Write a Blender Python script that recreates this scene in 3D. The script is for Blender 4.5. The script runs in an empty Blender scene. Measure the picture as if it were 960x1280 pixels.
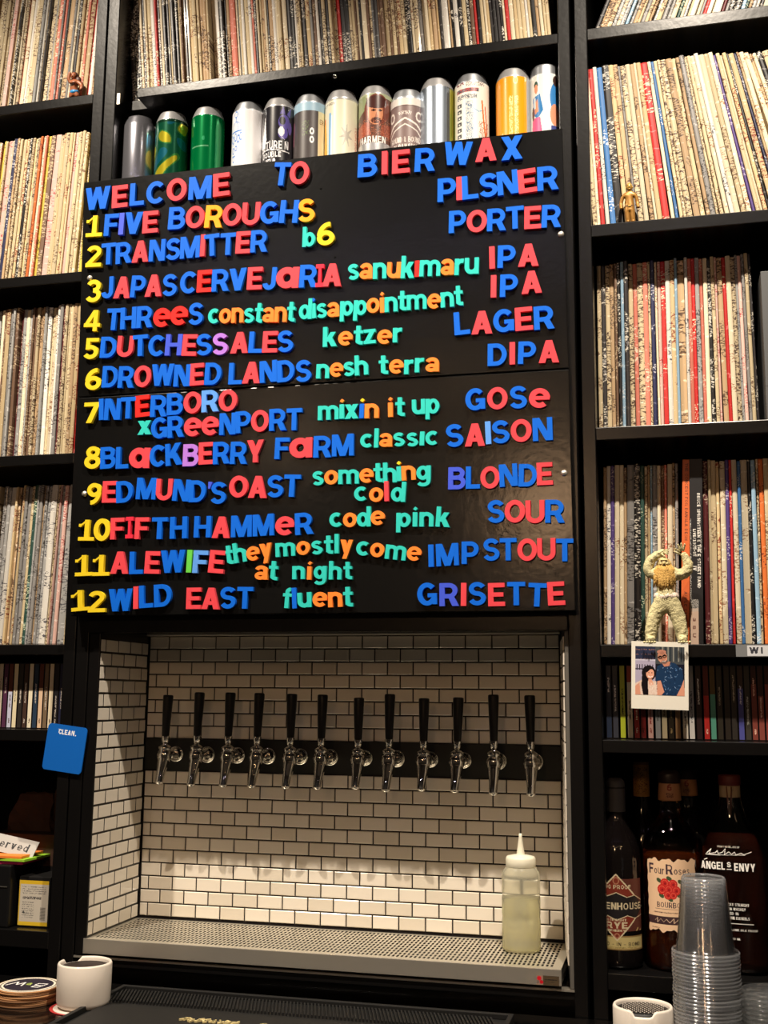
import bpy, bmesh, math, random
import numpy as np
from math import pi, sin, cos, radians, sqrt
from mathutils import Vector, Matrix

SC = bpy.context.scene
COL = SC.collection
random.seed(7)
RNG = np.random.default_rng(11)

# ------------------------------------------------------------------ camera
cam = bpy.data.cameras.new('camera')
cam.sensor_fit = 'VERTICAL'
cam.sensor_height = 36.0
cam.lens = 36.0 * 1423.47 / 1280.0
cam.clip_start = 0.02
camo = bpy.data.objects.new('camera', cam)
COL.objects.link(camo)
_r = Vector((0.9698336, 0.24362958, 0.00821032))
_u = Vector((0.03096591, -0.15653643, 0.98718664))
_f = Vector((-0.24179308, 0.95715254, 0.1593585))
M = Matrix.Identity(4)
for i in range(3):
    M[i][0] = _r[i]; M[i][1] = _u[i]; M[i][2] = -_f[i]
M[0][3], M[1][3], M[2][3] = 0.991084, -1.942592, 0.40463
camo.matrix_world = M
SC.camera = camo

# ------------------------------------------------------------------ view, world, lights
SC.view_settings.view_transform = 'Standard'
SC.view_settings.look = 'None'
SC.view_settings.gamma = 1
SC.view_settings.use_curve_mapping = False
SC.view_settings.exposure = 1.15
SC.cycles.transparent_max_bounces = 64
SC.cycles.max_bounces = 10
SC.cycles.sample_clamp_indirect = 4.0

world = bpy.data.worlds.new('world')
SC.world = world
world.use_nodes = True
bg = world.node_tree.nodes['Background']
bg.inputs[0].default_value = (1.0, 0.72, 0.48, 1)
bg.inputs[1].default_value = 0.012

def spot(name, loc, target, watts, col, size=60, blend=0.6, rad=0.025):
    l = bpy.data.lights.new(name, 'SPOT')
    l.energy = watts; l.color = col; l.spot_size = radians(size); l.spot_blend = blend
    l.shadow_soft_size = rad
    o = bpy.data.objects.new(name, l); COL.objects.link(o)
    o.location = loc
    o.rotation_euler = (Vector(target) - Vector(loc)).to_track_quat('-Z', 'Y').to_euler()
    return o
WARM = (1.0, 0.87, 0.71)
LAMPS = [((-0.42, -1.03, 2.50), (0.12, 0.1, -0.10), 146), ((1.12, -1.03, 2.50), (0.84, 0.1, -0.10), 142)]
for i, (lc, tg, wt) in enumerate(LAMPS):
    spot('track_light_beam', lc, tg, wt, WARM, 80, 1.0, 0.022)

def area(name, loc, target, watts, col, sx, sy):
    l = bpy.data.lights.new(name, 'AREA'); l.shape = 'RECTANGLE'
    l.energy = watts; l.color = col; l.size = sx; l.size_y = sy
    o = bpy.data.objects.new(name, l); COL.objects.link(o)
    o.location = loc
    o.rotation_euler = (Vector(target) - Vector(loc)).to_track_quat('-Z', 'Y').to_euler()
    return o
def glow(name, loc, watts, col, rad):
    l = bpy.data.lights.new(name, 'POINT'); l.energy = watts; l.color = col; l.shadow_soft_size = rad
    o = bpy.data.objects.new(name, l); COL.objects.link(o); o.location = loc
glow('warm_lamp_and_fill', (0.50, -3.0, 1.22), 9, (1.0, 0.60, 0.32), 0.09)
glow('warm_lamp_and_fill', (-0.9, -3.6, 1.7), 1.6, (1.0, 0.68, 0.42), 0.12)  # weak fill light added on the left, no lamp known there
glow('warm_lamp_and_fill', (2.3, -3.2, 1.5), 1.6, (1.0, 0.66, 0.40), 0.12)  # matching fill light added on the right, also no known lamp

# ------------------------------------------------------------------ helpers
def lin(c):
    return tuple(((v / 255) / 12.92 if v / 255 <= 0.04045 else ((v / 255 + 0.055) / 1.055) ** 2.4) for v in c)
MATS = {}
def mat(name, c=(128, 128, 128), rough=0.5, metal=0.0, spec=0.5, coat=0.0, trans=0.0, ior=1.45, bump=0, bscale=60, var=0.0, vscale=8, alpha=1.0, emit=0):
    if name in MATS: return MATS[name]
    m = bpy.data.materials.new(name); m.use_nodes = True
    nt = m.node_tree; b = nt.nodes['Principled BSDF']
    cl = (*lin(c), 1)
    b.inputs['Base Color'].default_value = cl
    b.inputs['Roughness'].default_value = rough
    b.inputs['Metallic'].default_value = metal
    b.inputs['Specular IOR Level'].default_value = spec
    b.inputs['Coat Weight'].default_value = coat
    b.inputs['Coat Roughness'].default_value = 0.08
    b.inputs['Transmission Weight'].default_value = trans
    b.inputs['IOR'].default_value = ior
    b.inputs['Alpha'].default_value = alpha
    if emit:
        b.inputs['Emission Color'].default_value = cl
        b.inputs['Emission Strength'].default_value = emit
    if bump or var:
        tc = nt.nodes.new('ShaderNodeTexCoord')
        n = nt.nodes.new('ShaderNodeTexNoise'); n.inputs['Detail'].default_value = 4
        nt.links.new(tc.outputs['Object'], n.inputs['Vector'])
        n.inputs['Scale'].default_value = vscale if var else bscale
        if var:
            r = nt.nodes.new('ShaderNodeMix'); r.data_type = 'RGBA'
            r.inputs[6].default_value = (*[v * (1 - var) for v in cl[:3]], 1)
            r.inputs[7].default_value = (*[min(1, v * (1 + var)) for v in cl[:3]], 1)
            nt.links.new(n.outputs['Fac'], r.inputs[0]); nt.links.new(r.outputs[2], b.inputs['Base Color'])
        if bump:
            n2 = nt.nodes.new('ShaderNodeTexNoise'); n2.inputs['Scale'].default_value = bscale; n2.inputs['Detail'].default_value = 3
            nt.links.new(tc.outputs['Object'], n2.inputs['Vector'])
            bp = nt.nodes.new('ShaderNodeBump'); bp.inputs['Strength'].default_value = bump; bp.inputs['Distance'].default_value = 0.002
            nt.links.new(n2.outputs['Fac'], bp.inputs['Height']); nt.links.new(bp.outputs['Normal'], b.inputs['Normal'])
    MATS[name] = m
    return m

def thin_clear(name, tint=(0.93, 0.94, 0.95), milk=0.05, gloss=0.10, rough=0.08):
    m = bpy.data.materials.new(name); m.use_nodes = True; nt = m.node_tree
    for n in list(nt.nodes): nt.nodes.remove(n)
    out = nt.nodes.new('ShaderNodeOutputMaterial')
    tr = nt.nodes.new('ShaderNodeBsdfTransparent'); tr.inputs[0].default_value = (*tint, 1)
    gl = nt.nodes.new('ShaderNodeBsdfGlossy'); gl.inputs['Roughness'].default_value = rough
    df = nt.nodes.new('ShaderNodeBsdfDiffuse'); df.inputs[0].default_value = (0.8, 0.82, 0.85, 1)
    lw = nt.nodes.new('ShaderNodeLayerWeight'); lw.inputs['Blend'].default_value = 0.25
    ad = nt.nodes.new('ShaderNodeMath'); ad.operation = 'MULTIPLY_ADD'; ad.inputs[1].default_value = 0.55; ad.inputs[2].default_value = gloss
    nt.links.new(lw.outputs['Facing'], ad.inputs[0])
    m1 = nt.nodes.new('ShaderNodeMixShader'); m2 = nt.nodes.new('ShaderNodeMixShader'); m2.inputs[0].default_value = milk
    nt.links.new(ad.outputs[0], m1.inputs[0]); nt.links.new(tr.outputs[0], m1.inputs[1]); nt.links.new(gl.outputs[0], m1.inputs[2])
    nt.links.new(m1.outputs[0], m2.inputs[1]); nt.links.new(df.outputs[0], m2.inputs[2])
    nt.links.new(m2.outputs[0], out.inputs[0])
    MATS[name] = m
    return m

def vcmat(name, rough=0.5, coat=0.0, metal=0.0):
    if name in MATS: return MATS[name]
    m = mat(name, rough=rough, coat=coat, metal=metal)
    a = m.node_tree.nodes.new('ShaderNodeAttribute'); a.attribute_name = 'Col'
    m.node_tree.links.new(a.outputs['Color'], m.node_tree.nodes['Principled BSDF'].inputs['Base Color'])
    return m

def spine_mat(name, base, ink, thr=0.5, dens=0.52, rough=0.5, coat=0.0, unit=True):
    """worn cardboard spine: small rows of print and rubbed specks, different on every sleeve"""
    m = mat(name, base, rough=rough, coat=coat); nt = m.node_tree; b = nt.nodes['Principled BSDF']
    tc = nt.nodes.new('ShaderNodeTexCoord'); oi = nt.nodes.new('ShaderNodeObjectInfo')
    ml = nt.nodes.new('ShaderNodeMath'); ml.operation = 'MULTIPLY'; ml.inputs[1].default_value = 57.0
    nt.links.new(oi.outputs['Random'], ml.inputs[0])
    cx = nt.nodes.new('ShaderNodeCombineXYZ'); nt.links.new(ml.outputs[0], cx.inputs[1]); nt.links.new(ml.outputs[0], cx.inputs[2])
    ad = nt.nodes.new('ShaderNodeVectorMath'); ad.operation = 'ADD'
    nt.links.new(tc.outputs['Object'], ad.inputs[0]); nt.links.new(cx.outputs[0], ad.inputs[1])
    def noise(sx, sz, det=1.0):
        mp = nt.nodes.new('ShaderNodeVectorMath'); mp.operation = 'MULTIPLY'; mp.inputs[1].default_value = (sx * (.0062 if unit else 1), 1.0, sz)
        nt.links.new(ad.outputs[0], mp.inputs[0])
        n = nt.nodes.new('ShaderNodeTexNoise'); n.inputs['Scale'].default_value = 1.0; n.inputs['Detail'].default_value = det
        nt.links.new(mp.outputs[0], n.inputs['Vector']); return n.outputs['Fac']
    def gt(sock, v):
        g = nt.nodes.new('ShaderNodeMath'); g.operation = 'GREATER_THAN'; g.inputs[1].default_value = v
        nt.links.new(sock, g.inputs[0]); return g.outputs[0]
    def mul(a_, b_):
        g = nt.nodes.new('ShaderNodeMath'); g.operation = 'MULTIPLY'
        nt.links.new(a_, g.inputs[0]); nt.links.new(b_, g.inputs[1]); return g.outputs[0]
    fine = gt(noise(260, 430, 2), dens); seg = gt(noise(15, 16), thr)
    wear = gt(noise(120, 150, 4), 0.64)
    x1 = nt.nodes.new('ShaderNodeMix'); x1.data_type = 'RGBA'
    x1.inputs[6].default_value = (*lin(base), 1); x1.inputs[7].default_value = (*lin(ink), 1)
    nt.links.new(mul(fine, seg), x1.inputs[0])
    x2 = nt.nodes.new('ShaderNodeMix'); x2.data_type = 'RGBA'
    nt.links.new(x1.outputs[2], x2.inputs[6]); x2.inputs[7].default_value = (*lin([min(255, 60 + v * 0.75 + 25) for v in base]), 1)
    nt.links.new(wear, x2.inputs[0])
    hv = nt.nodes.new('ShaderNodeHueSaturation')
    mr = nt.nodes.new('ShaderNodeMapRange'); mr.inputs[3].default_value = 0.72; mr.inputs[4].default_value = 1.12
    nt.links.new(oi.outputs['Random'], mr.inputs[0]); nt.links.new(mr.outputs[0], hv.inputs['Value'])
    nt.links.new(x2.outputs[2], hv.inputs['Color']); nt.links.new(hv.outputs[0], b.inputs['Base Color'])
    return m

# --- objects -------------------------------------------------------
def tagp(o, label=None, cat=None, group=None, kind=None):
    if label: o['label'] = label
    if cat: o['category'] = cat
    if group: o['group'] = group
    if kind: o['kind'] = kind
    return o
def empty(name, loc=(0, 0, 0), rot=(0, 0, 0)):
    o = bpy.data.objects.new(name, None); COL.objects.link(o)
    o.location = loc; o.rotation_euler = rot; o.empty_display_size = 0.01
    return o
def link(name, me, parent=None, loc=(0, 0, 0), rot=(0, 0, 0), scale=(1, 1, 1)):
    o = bpy.data.objects.new(name, me); COL.objects.link(o)
    if parent: o.parent = parent
    o.location = loc; o.rotation_euler = rot; o.scale = scale
    return o
def mesh(name, verts, faces, m=None, smooth=False):
    me = bpy.data.meshes.new(name); me.from_pydata([tuple(v) for v in verts], [], faces); me.update()
    if m: me.materials.append(m)
    if smooth: me.polygons.foreach_set('use_smooth', [True] * len(me.polygons))
    return me
class MB:
    """collects shapes into one mesh"""
    def __init__(s): s.v = []; s.f = []; s.mi = []; s.sm = []
    def add(s, vs, fs, mi=0, sm=False, mtx=None):
        n = len(s.v)
        for v in vs: s.v.append(tuple(mtx @ Vector(v)) if mtx else tuple(v))
        for f in fs: s.f.append(tuple(n + i for i in f)); s.mi.append(mi); s.sm.append(sm)
        return s
    def box(s, x0, x1, y0, y1, z0, z1, mi=0, mtx=None, ch=0.0):
        if ch <= 0:
            vs = [(x, y, z) for z in (z0, z1) for y in (y0, y1) for x in (x0, x1)]
            fs = [(0, 2, 3, 1), (4, 5, 7, 6), (0, 1, 5, 4), (2, 6, 7, 3), (0, 4, 6, 2), (1, 3, 7, 5)]
            return s.add(vs, fs, mi, False, mtx)
        bm = bmesh.new(); bmesh.ops.create_cube(bm, size=1)
        for v in bm.verts: v.co = Vector(((x0 + x1) / 2 + v.co.x * (x1 - x0), (y0 + y1) / 2 + v.co.y * (y1 - y0), (z0 + z1) / 2 + v.co.z * (z1 - z0)))
        bmesh.ops.bevel(bm, geom=bm.edges[:], offset=ch, segments=2, profile=0.5, affect='EDGES')
        bm.verts.index_update()
        s.add([v.co[:] for v in bm.verts], [tuple(v.index for v in f.verts) for f in bm.faces], mi, False, mtx); bm.free()
        return s
    def lathe(s, prof, seg=24, mi=0, mtx=None, sm=True, cap0=False, cap1=False, sx=1, sy=1):
        vs = []; fs = []
        for r, z in prof:
            for k in range(seg):
                a = 2 * pi * k / seg; vs.append((r * cos(a) * sx, r * sin(a) * sy, z))
        for i in range(len(prof) - 1):
            for k in range(seg):
                k2 = (k + 1) % seg
                fs.append((i * seg + k, i * seg + k2, (i + 1) * seg + k2, (i + 1) * seg + k))
        if cap0: fs.append(tuple(reversed(range(seg))))
        if cap1: fs.append(tuple((len(prof) - 1) * seg + k for k in range(seg)))
        return s.add(vs, fs, mi, sm, mtx)
    def tube(s, pts, rad, seg=8, mi=0, mtx=None, cap=True):
        pts = [Vector(p) for p in pts]; rad = rad if isinstance(rad, (list, tuple)) else [rad] * len(pts)
        vs = []; fs = []; up = Vector((0, 0, 1))
        d0 = (pts[1] - pts[0]).normalized()
        if abs(d0.dot(up)) > 0.95: up = Vector((0, 1, 0))
        for i, p in enumerate(pts):
            d = (pts[min(i + 1, len(pts) - 1)] - pts[max(i - 1, 0)]).normalized()
            a = d.cross(up).normalized(); b_ = a.cross(d).normalized()
            for k in range(seg):
                t = 2 * pi * k / seg; vs.append(p + (a * cos(t) + b_ * sin(t)) * rad[i])
        for i in range(len(pts) - 1):
            for k in range(seg):
                k2 = (k + 1) % seg; fs.append((i * seg + k, i * seg + k2, (i + 1) * seg + k2, (i + 1) * seg + k))
        if cap: fs.append(tuple(reversed(range(seg)))); fs.append(tuple((len(pts) - 1) * seg + k for k in range(seg)))
        return s.add(vs, fs, mi, True, mtx)
    def ball(s, c, r, seg=14, rings=9, mi=0, mtx=None):
        r = (r, r, r) if not isinstance(r, tuple) else r
        prof = [(max(1e-4, sin(pi * i / rings)), -cos(pi * i / rings)) for i in range(rings + 1)]
        vs = []; fs = []
        for q, z in prof:
            for k in range(seg):
                a = 2 * pi * k / seg; vs.append((c[0] + r[0] * q * cos(a), c[1] + r[1] * q * sin(a), c[2] + r[2] * z))
        for i in range(rings):
            for k in range(seg):
                k2 = (k + 1) % seg; fs.append((i * seg + k, i * seg + k2, (i + 1) * seg + k2, (i + 1) * seg + k))
        return s.add(vs, fs, mi, True, mtx)
    def mesh(s, name, mats):
        me = bpy.data.meshes.new(name); me.from_pydata(s.v, [], s.f); me.update()
        for m in (mats if isinstance(mats, (list, tuple)) else [mats]): me.materials.append(m)
        me.polygons.foreach_set('material_index', s.mi); me.polygons.foreach_set('use_smooth', s.sm)
        return me
    def build(s, name, mats, parent=None, loc=(0, 0, 0), rot=(0, 0, 0), scale=(1, 1, 1)):
        return link(name, s.mesh(name, mats), parent, loc, rot, scale)
def cone_mtx(p0, p1):
    d = Vector(p1) - Vector(p0)
    return Matrix.Translation(p0) @ d.to_track_quat('Z', 'Y').to_matrix().to_4x4()

# --- bold sans glyphs drawn as strokes ------------------------------
def arc(cx, cy, rx, ry, a0, a1, n=14):
    return [(cx + rx * cos(radians(a0 + (a1 - a0) * i / n)), cy + ry * sin(radians(a0 + (a1 - a0) * i / n))) for i in range(n + 1)]
def R(x0, y0, x1, y1): return ('q', [(x0, y0), (x1, y0), (x1, y1), (x0, y1)])
def D(x0, y0, x1, y1, h=0.13): return ('q', [(x0 - h, y0), (x0 + h, y0), (x1 + h, y1), (x1 - h, y1)])
def S(pts, w=0.2, closed=False): return ('s', pts, w, closed)
def mir(g, W): 
    out = []
    for e in g:
        if e[0] == 'q': out.append(('q', [(W - x, y) for x, y in e[1]][::-1]))
        else: out.append(('s', [(W - x, y) for x, y in e[1]][::-1], e[2], e[3]))
    return out
def rot180(g, W, H=1.0):
    out = []
    for e in g:
        if e[0] == 'q': out.append(('q', [(W - x, H - y) for x, y in e[1]]))
        else: out.append(('s', [(W - x, H - y) for x, y in e[1]], e[2], e[3]))
    return out
G = {}
G['A'] = (.80, [D(.13, 0, .40, 1, .125), D(.67, 0, .40, 1, .125), R(.2, .2, .6, .37)])
G['B'] = (.74, [R(0, 0, .21, 1), S([(.1, .905), (.40, .905)] + arc(.40, .715, .20, .19, 90, -90) + [(.1, .525)], .19), S([(.1, .525), (.42, .525)] + arc(.42, .31, .225, .215, 90, -90) + [(.1, .095)], .19)])
G['C'] = (.76, [S(arc(.40, .5, .30, .40, 42, 318, 20), .2)])
G['D'] = (.76, [R(0, 0, .21, 1), S([(.1, .905), (.34, .905)] + arc(.34, .5, .32, .405, 90, -90, 16) + [(.1, .095)], .19)])
G['E'] = (.66, [R(0, 0, .21, 1), R(.1, .81, .65, 1), R(.1, .41, .6, .59), R(.1, 0, .66, .19)])
G['F'] = (.62, [R(0, 0, .21, 1), R(.1, .81, .62, 1), R(.1, .40, .56, .58)])
G['G'] = (.80, [S(arc(.40, .5, .30, .40, 42, 345, 22), .2), R(.42, .36, .79, .53), R(.62, .05, .79, .5)])
G['H'] = (.76, [R(0, 0, .21, 1), R(.55, 0, .76, 1), R(.1, .41, .66, .59)])
G['I'] = (.21, [R(0, 0, .21, 1)])
G['|'] = (.62, [R(.2, 0, .42, 1), R(0, 0, .62, .18), R(0, .82, .62, 1)])
G['J'] = (.58, [S([(.475, 1), (.475, .32)] + arc(.29, .30, .185, .205, 0, -175), .2)])
G['K'] = (.78, [R(0, 0, .21, 1), D(.2, .33, .62, 1, .14), D(.64, 0, .36, .58, .135)])
G['L'] = (.60, [R(0, 0, .21, 1), R(.1, 0, .60, .19)])
G['M'] = (.92, [R(0, 0, .19, 1), R(.73, 0, .92, 1), D(.46, 0, .13, 1, .12), D(.46, 0, .79, 1, .12)])
G['N'] = (.76, [R(0, 0, .20, 1), R(.56, 0, .76, 1), D(.62, 0, .14, 1, .13)])
G['O'] = (.82, [S(arc(.41, .5, .305, .40, 0, 345, 23), .2, True)])
G['P'] = (.70, [R(0, 0, .21, 1), S([(.1, .905), (.37, .905)] + arc(.37, .655, .23, .25, 90, -90) + [(.1, .405)], .19)])
G['R'] = (.76, [R(0, 0, .21, 1), S([(.1, .905), (.39, .905)] + arc(.39, .665, .235, .24, 90, -90) + [(.1, .425)], .19), D(.64, 0, .44, .46, .125)])
G['S'] = (.70, [S(arc(.35, .71, .235, .20, 22, 270, 14) + arc(.35, .30, .25, .21, 90, -158, 14)[1:], .19)])
G['T'] = (.70, [R(0, .81, .70, 1), R(.245, 0, .455, 1)])
G['U'] = (.76, [S([(.105, 1), (.105, .36)] + arc(.38, .36, .275, .26, 180, 360) + [(.655, 1)], .2)])
G['V'] = (.78, [D(.39, 0, .13, 1, .125), D(.39, 0, .65, 1, .125)])
G['W'] = (1.06, [D(.30, 0, .115, 1, .115), D(.30, 0, .53, 1, .11), D(.76, 0, .53, 1, .11), D(.76, 0, .945, 1, .115)])
G['X'] = (.78, [D(.14, 0, .64, 1, .14), D(.64, 0, .14, 1, .14)])
G['Y'] = (.78, [D(.39, .36, .13, 1, .125), D(.39, .36, .65, 1, .125), R(.285, 0, .495, .45)])
G['Z'] = (.66, [R(0, .81, .66, 1), R(0, 0, .66, .19), D(.14, .1, .52, .9, .13)])
G['Q'] = (.82, [S(arc(.41, .5, .305, .40, 0, 345, 23), .2, True), D(.7, -.02, .5, .28, .09)])
G['1'] = (.74, [R(.27, 0, .48, 1), R(0, 0, .74, .17), D(.06, .70, .38, .98, .06), R(.0, .66, .12, .80)])
G['2'] = (.74, [S(arc(.36, .70, .245, .205, 165, -25, 12) + [(.13, .13)], .19), R(.02, 0, .74, .18)])
G['3'] = (.70, [S(arc(.33, .71, .22, .195, 160, -90, 12), .185), S(arc(.33, .305, .25, .215, 90, -155, 12), .185)])
G['4'] = (.74, [R(.42, 0, .61, 1), R(0, .2, .74, .37), D(.1, .3, .49, 1, .10)])
G['5'] = (.70, [R(.1, .83, .66, 1), R(.1, .45, .28, .95), S(arc(.33, .33, .25, .24, 125, -150, 14), .19)])
G['6'] = (.72, [S(arc(.36, .32, .245, .225, 0, 345, 20), .19, True), S(arc(.50, .42, .385, .485, 180, 88, 10), .19)])
G['7'] = (.66, [R(0, .81, .66, 1), D(.22, 0, .55, .9, .11)])
G['8'] = (.70, [S(arc(.35, .725, .195, .18, 0, 345, 18), .18, True), S(arc(.35, .30, .245, .21, 0, 345, 18), .19, True)])
G['9'] = (.72, rot180(G['6'][1], .72))
G['0'] = (.72, [S(arc(.36, .5, .255, .40, 0, 345, 23), .2, True)])
G['a'] = (.60, [R(.40, 0, .59, .48), S(arc(.295, .47, .20, .155, 165, 0, 8) + [(.495, .4)], .18), S(arc(.27, .20, .18, .12, 0, 345, 14), .165, True)])
G['@'] = (.78, [S(arc(.36, .38, .25, .27, 0, 345, 18), .23, True), R(.55, 0, .77, .76)])
G['b'] = (.64, [R(0, 0, .19, 1), S(arc(.36, .36, .195, .27, 0, 345, 16), .18, True)])
G['c'] = (.58, [S(arc(.33, .36, .235, .27, 48, 312, 16), .185)])
G['d'] = (.64, mir(G['b'][1], .64))
G['e'] = (.64, [S(arc(.33, .36, .235, .27, 0, 312, 18), .18), R(.12, .30, .64, .43)])
G['f'] = (.42, [S([(.19, 0), (.19, .78)] + arc(.35, .78, .16, .135, 180, 100, 6), .18), R(0, .56, .40, .71)])
G['g'] = (.64, [S(arc(.30, .37, .20, .26, 0, 345, 16), .18, True), R(.45, .0, .64, .72), S([(.545, .1)] + arc(.32, -.06, .225, .16, 0, -155, 9), .17)])
G['h'] = (.62, [R(0, 0, .19, 1), S(arc(.31, .42, .215, .21, 180, 0, 10) + [(.525, 0)], .19)])
G['i'] = (.20, [R(0, 0, .20, .72)])
G['k'] = (.62, [R(0, 0, .19, 1), D(.2, .25, .46, .72, .12), D(.5, 0, .3, .44, .12)])
G['l'] = (.19, [R(0, 0, .19, 1)])
G['m'] = (.94, [R(0, 0, .18, .72), S(arc(.28, .44, .19, .19, 180, 0, 9) + [(.47, 0)], .18), S(arc(.66, .44, .19, .19, 180, 0, 9) + [(.85, 0)], .18)])
G['n'] = (.62, [R(0, 0, .19, .72), S(arc(.31, .42, .215, .21, 180, 0, 10) + [(.525, 0)], .19)])
G['o'] = (.64, [S(arc(.32, .36, .225, .27, 0, 345, 18), .185, True)])
G['p'] = (.64, [R(0, -.26, .19, .72), S(arc(.36, .36, .195, .27, 0, 345, 16), .18, True)])
G['r'] = (.44, [R(0, 0, .19, .72), S(arc(.33, .40, .235, .22, 180, 75, 8), .19)])
G['s'] = (.54, [S(arc(.27, .515, .17, .125, 25, 270, 10) + arc(.27, .215, .18, .13, 90, -155, 10)[1:], .165)])
G['t'] = (.42, [R(.10, .1, .29, .95), R(0, .56, .41, .71), S([(.195, .2)] + arc(.33, .19, .135, .10, 180, 270, 5) + [(.42, .085)], .17)])
G['u'] = (.62, rot180(G['n'][1], .62, .72))
G['v'] = (.60, [D(.30, 0, .11, .72, .11), D(.30, 0, .49, .72, .11)])
G['w'] = (.86, [D(.25, 0, .10, .72, .095), D(.25, 0, .43, .72, .09), D(.61, 0, .43, .72, .09), D(.61, 0, .76, .72, .095)])
G['x'] = (.60, [D(.12, 0, .48, .72, .12), D(.48, 0, .12, .72, .12)])
G['y'] = (.60, [D(.22, -.26, .49, .72, .10), D(.30, .05, .11, .72, .11)])
G['z'] = (.52, [R(0, .56, .52, .72), R(0, 0, .52, .16), D(.12, .08, .40, .64, .11)])
G["'"] = (.18, [('q', [(.03, .68), (.11, .68), (.18, 1), (0, 1)])])
G['.'] = (.2, [R(0, 0, .2, .19)])
G['-'] = (.4, [R(0, .38, .4, .54)])
G['&'] = (.8, [S(arc(.33, .75, .15, .15, 0, 345, 12), .14, True), S(arc(.33, .28, .24, .2, 60, 330, 12), .15), D(.7, 0, .25, .68, .09)])
G['/'] = (.5, [D(.08, 0, .42, 1, .08)])

def stroke_quads(pts, w, closed):
    n = len(pts); L = []; Rr = []
    for i in range(n):
        if closed: a = pts[i - 1]; c = pts[(i + 1) % n]
        else: a = pts[max(i - 1, 0)]; c = pts[min(i + 1, n - 1)]
        b = pts[i]
        d1 = Vector((b[0] - a[0], b[1] - a[1])); d2 = Vector((c[0] - b[0], c[1] - b[1]))
        if d1.length < 1e-6: d1 = d2
        if d2.length < 1e-6: d2 = d1
        d1.normalize(); d2.normalize(); t = (d1 + d2)
        if t.length < 1e-4: t = d1
        t.normalize(); nrm = Vector((-t.y, t.x)); k = w / 2 / max(0.5, nrm.dot(Vector((-d1.y, d1.x))))
        L.append((b[0] + nrm.x * k, b[1] + nrm.y * k)); Rr.append((b[0] - nrm.x * k, b[1] - nrm.y * k))
    return L, Rr
def glyph_mesh(ch, depth=0.0065, hcap=1.0):
    """unit-height letter standing in x-z, front towards -y; front face has a small chamfer"""
    mb = MB(); c = 0.022
    lvl = [0]
    def prism(poly, y0, y1):
        lvl[0] += .012; n = len(poly); cx_ = sum(p[0] for p in poly) / n; cz_ = sum(p[1] for p in poly) / n
        ar = sum(poly[i][0] * poly[(i + 1) % n][1] - poly[(i + 1) % n][0] * poly[i][1] for i in range(n))
        if ar < 0: poly = poly[::-1]
        vs = [(x, 0, z) for x, z in poly] + [(x, -1 - lvl[0], z) for x, z in poly]
        fs = [tuple(range(n))] + [tuple(n + i for i in range(n))[::-1]]
        fs = [tuple(reversed(range(n))), tuple(n + i for i in range(n))]
        fs += [(i, (i + 1) % n, n + (i + 1) % n, n + i) for i in range(n)]
        mb.add(vs, fs)
    for e in G[ch][1]:
        if e[0] == 'q': prism(e[1], 0, 1)
        else:
            L, Rr = stroke_quads(e[1], e[2], e[3]); n = len(L); lvl[0] += .012; F_ = -1 - lvl[0]
            vs = []
            for i in range(n): vs += [(L[i][0], 0, L[i][1]), (Rr[i][0], 0, Rr[i][1]), (Rr[i][0], F_, Rr[i][1]), (L[i][0], F_, L[i][1])]
            fs = []
            for i in range(n if e[3] else n - 1):
                j = (i + 1) % n
                for k in range(4): k2 = (k + 1) % 4; fs.append((i * 4 + k, i * 4 + k2, j * 4 + k2, j * 4 + k))
            if not e[3]: fs += [(0, 3, 2, 1), ((n - 1) * 4, (n - 1) * 4 + 1, (n - 1) * 4 + 2, (n - 1) * 4 + 3)]
            mb.add(vs, fs)
    me = mb.mesh('glyph', [FOAM['B']])
    bm = bmesh.new(); bm.from_mesh(me); bmesh.ops.recalc_face_normals(bm, faces=bm.faces[:]); bm.to_mesh(me); bm.free()
    return me

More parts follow.
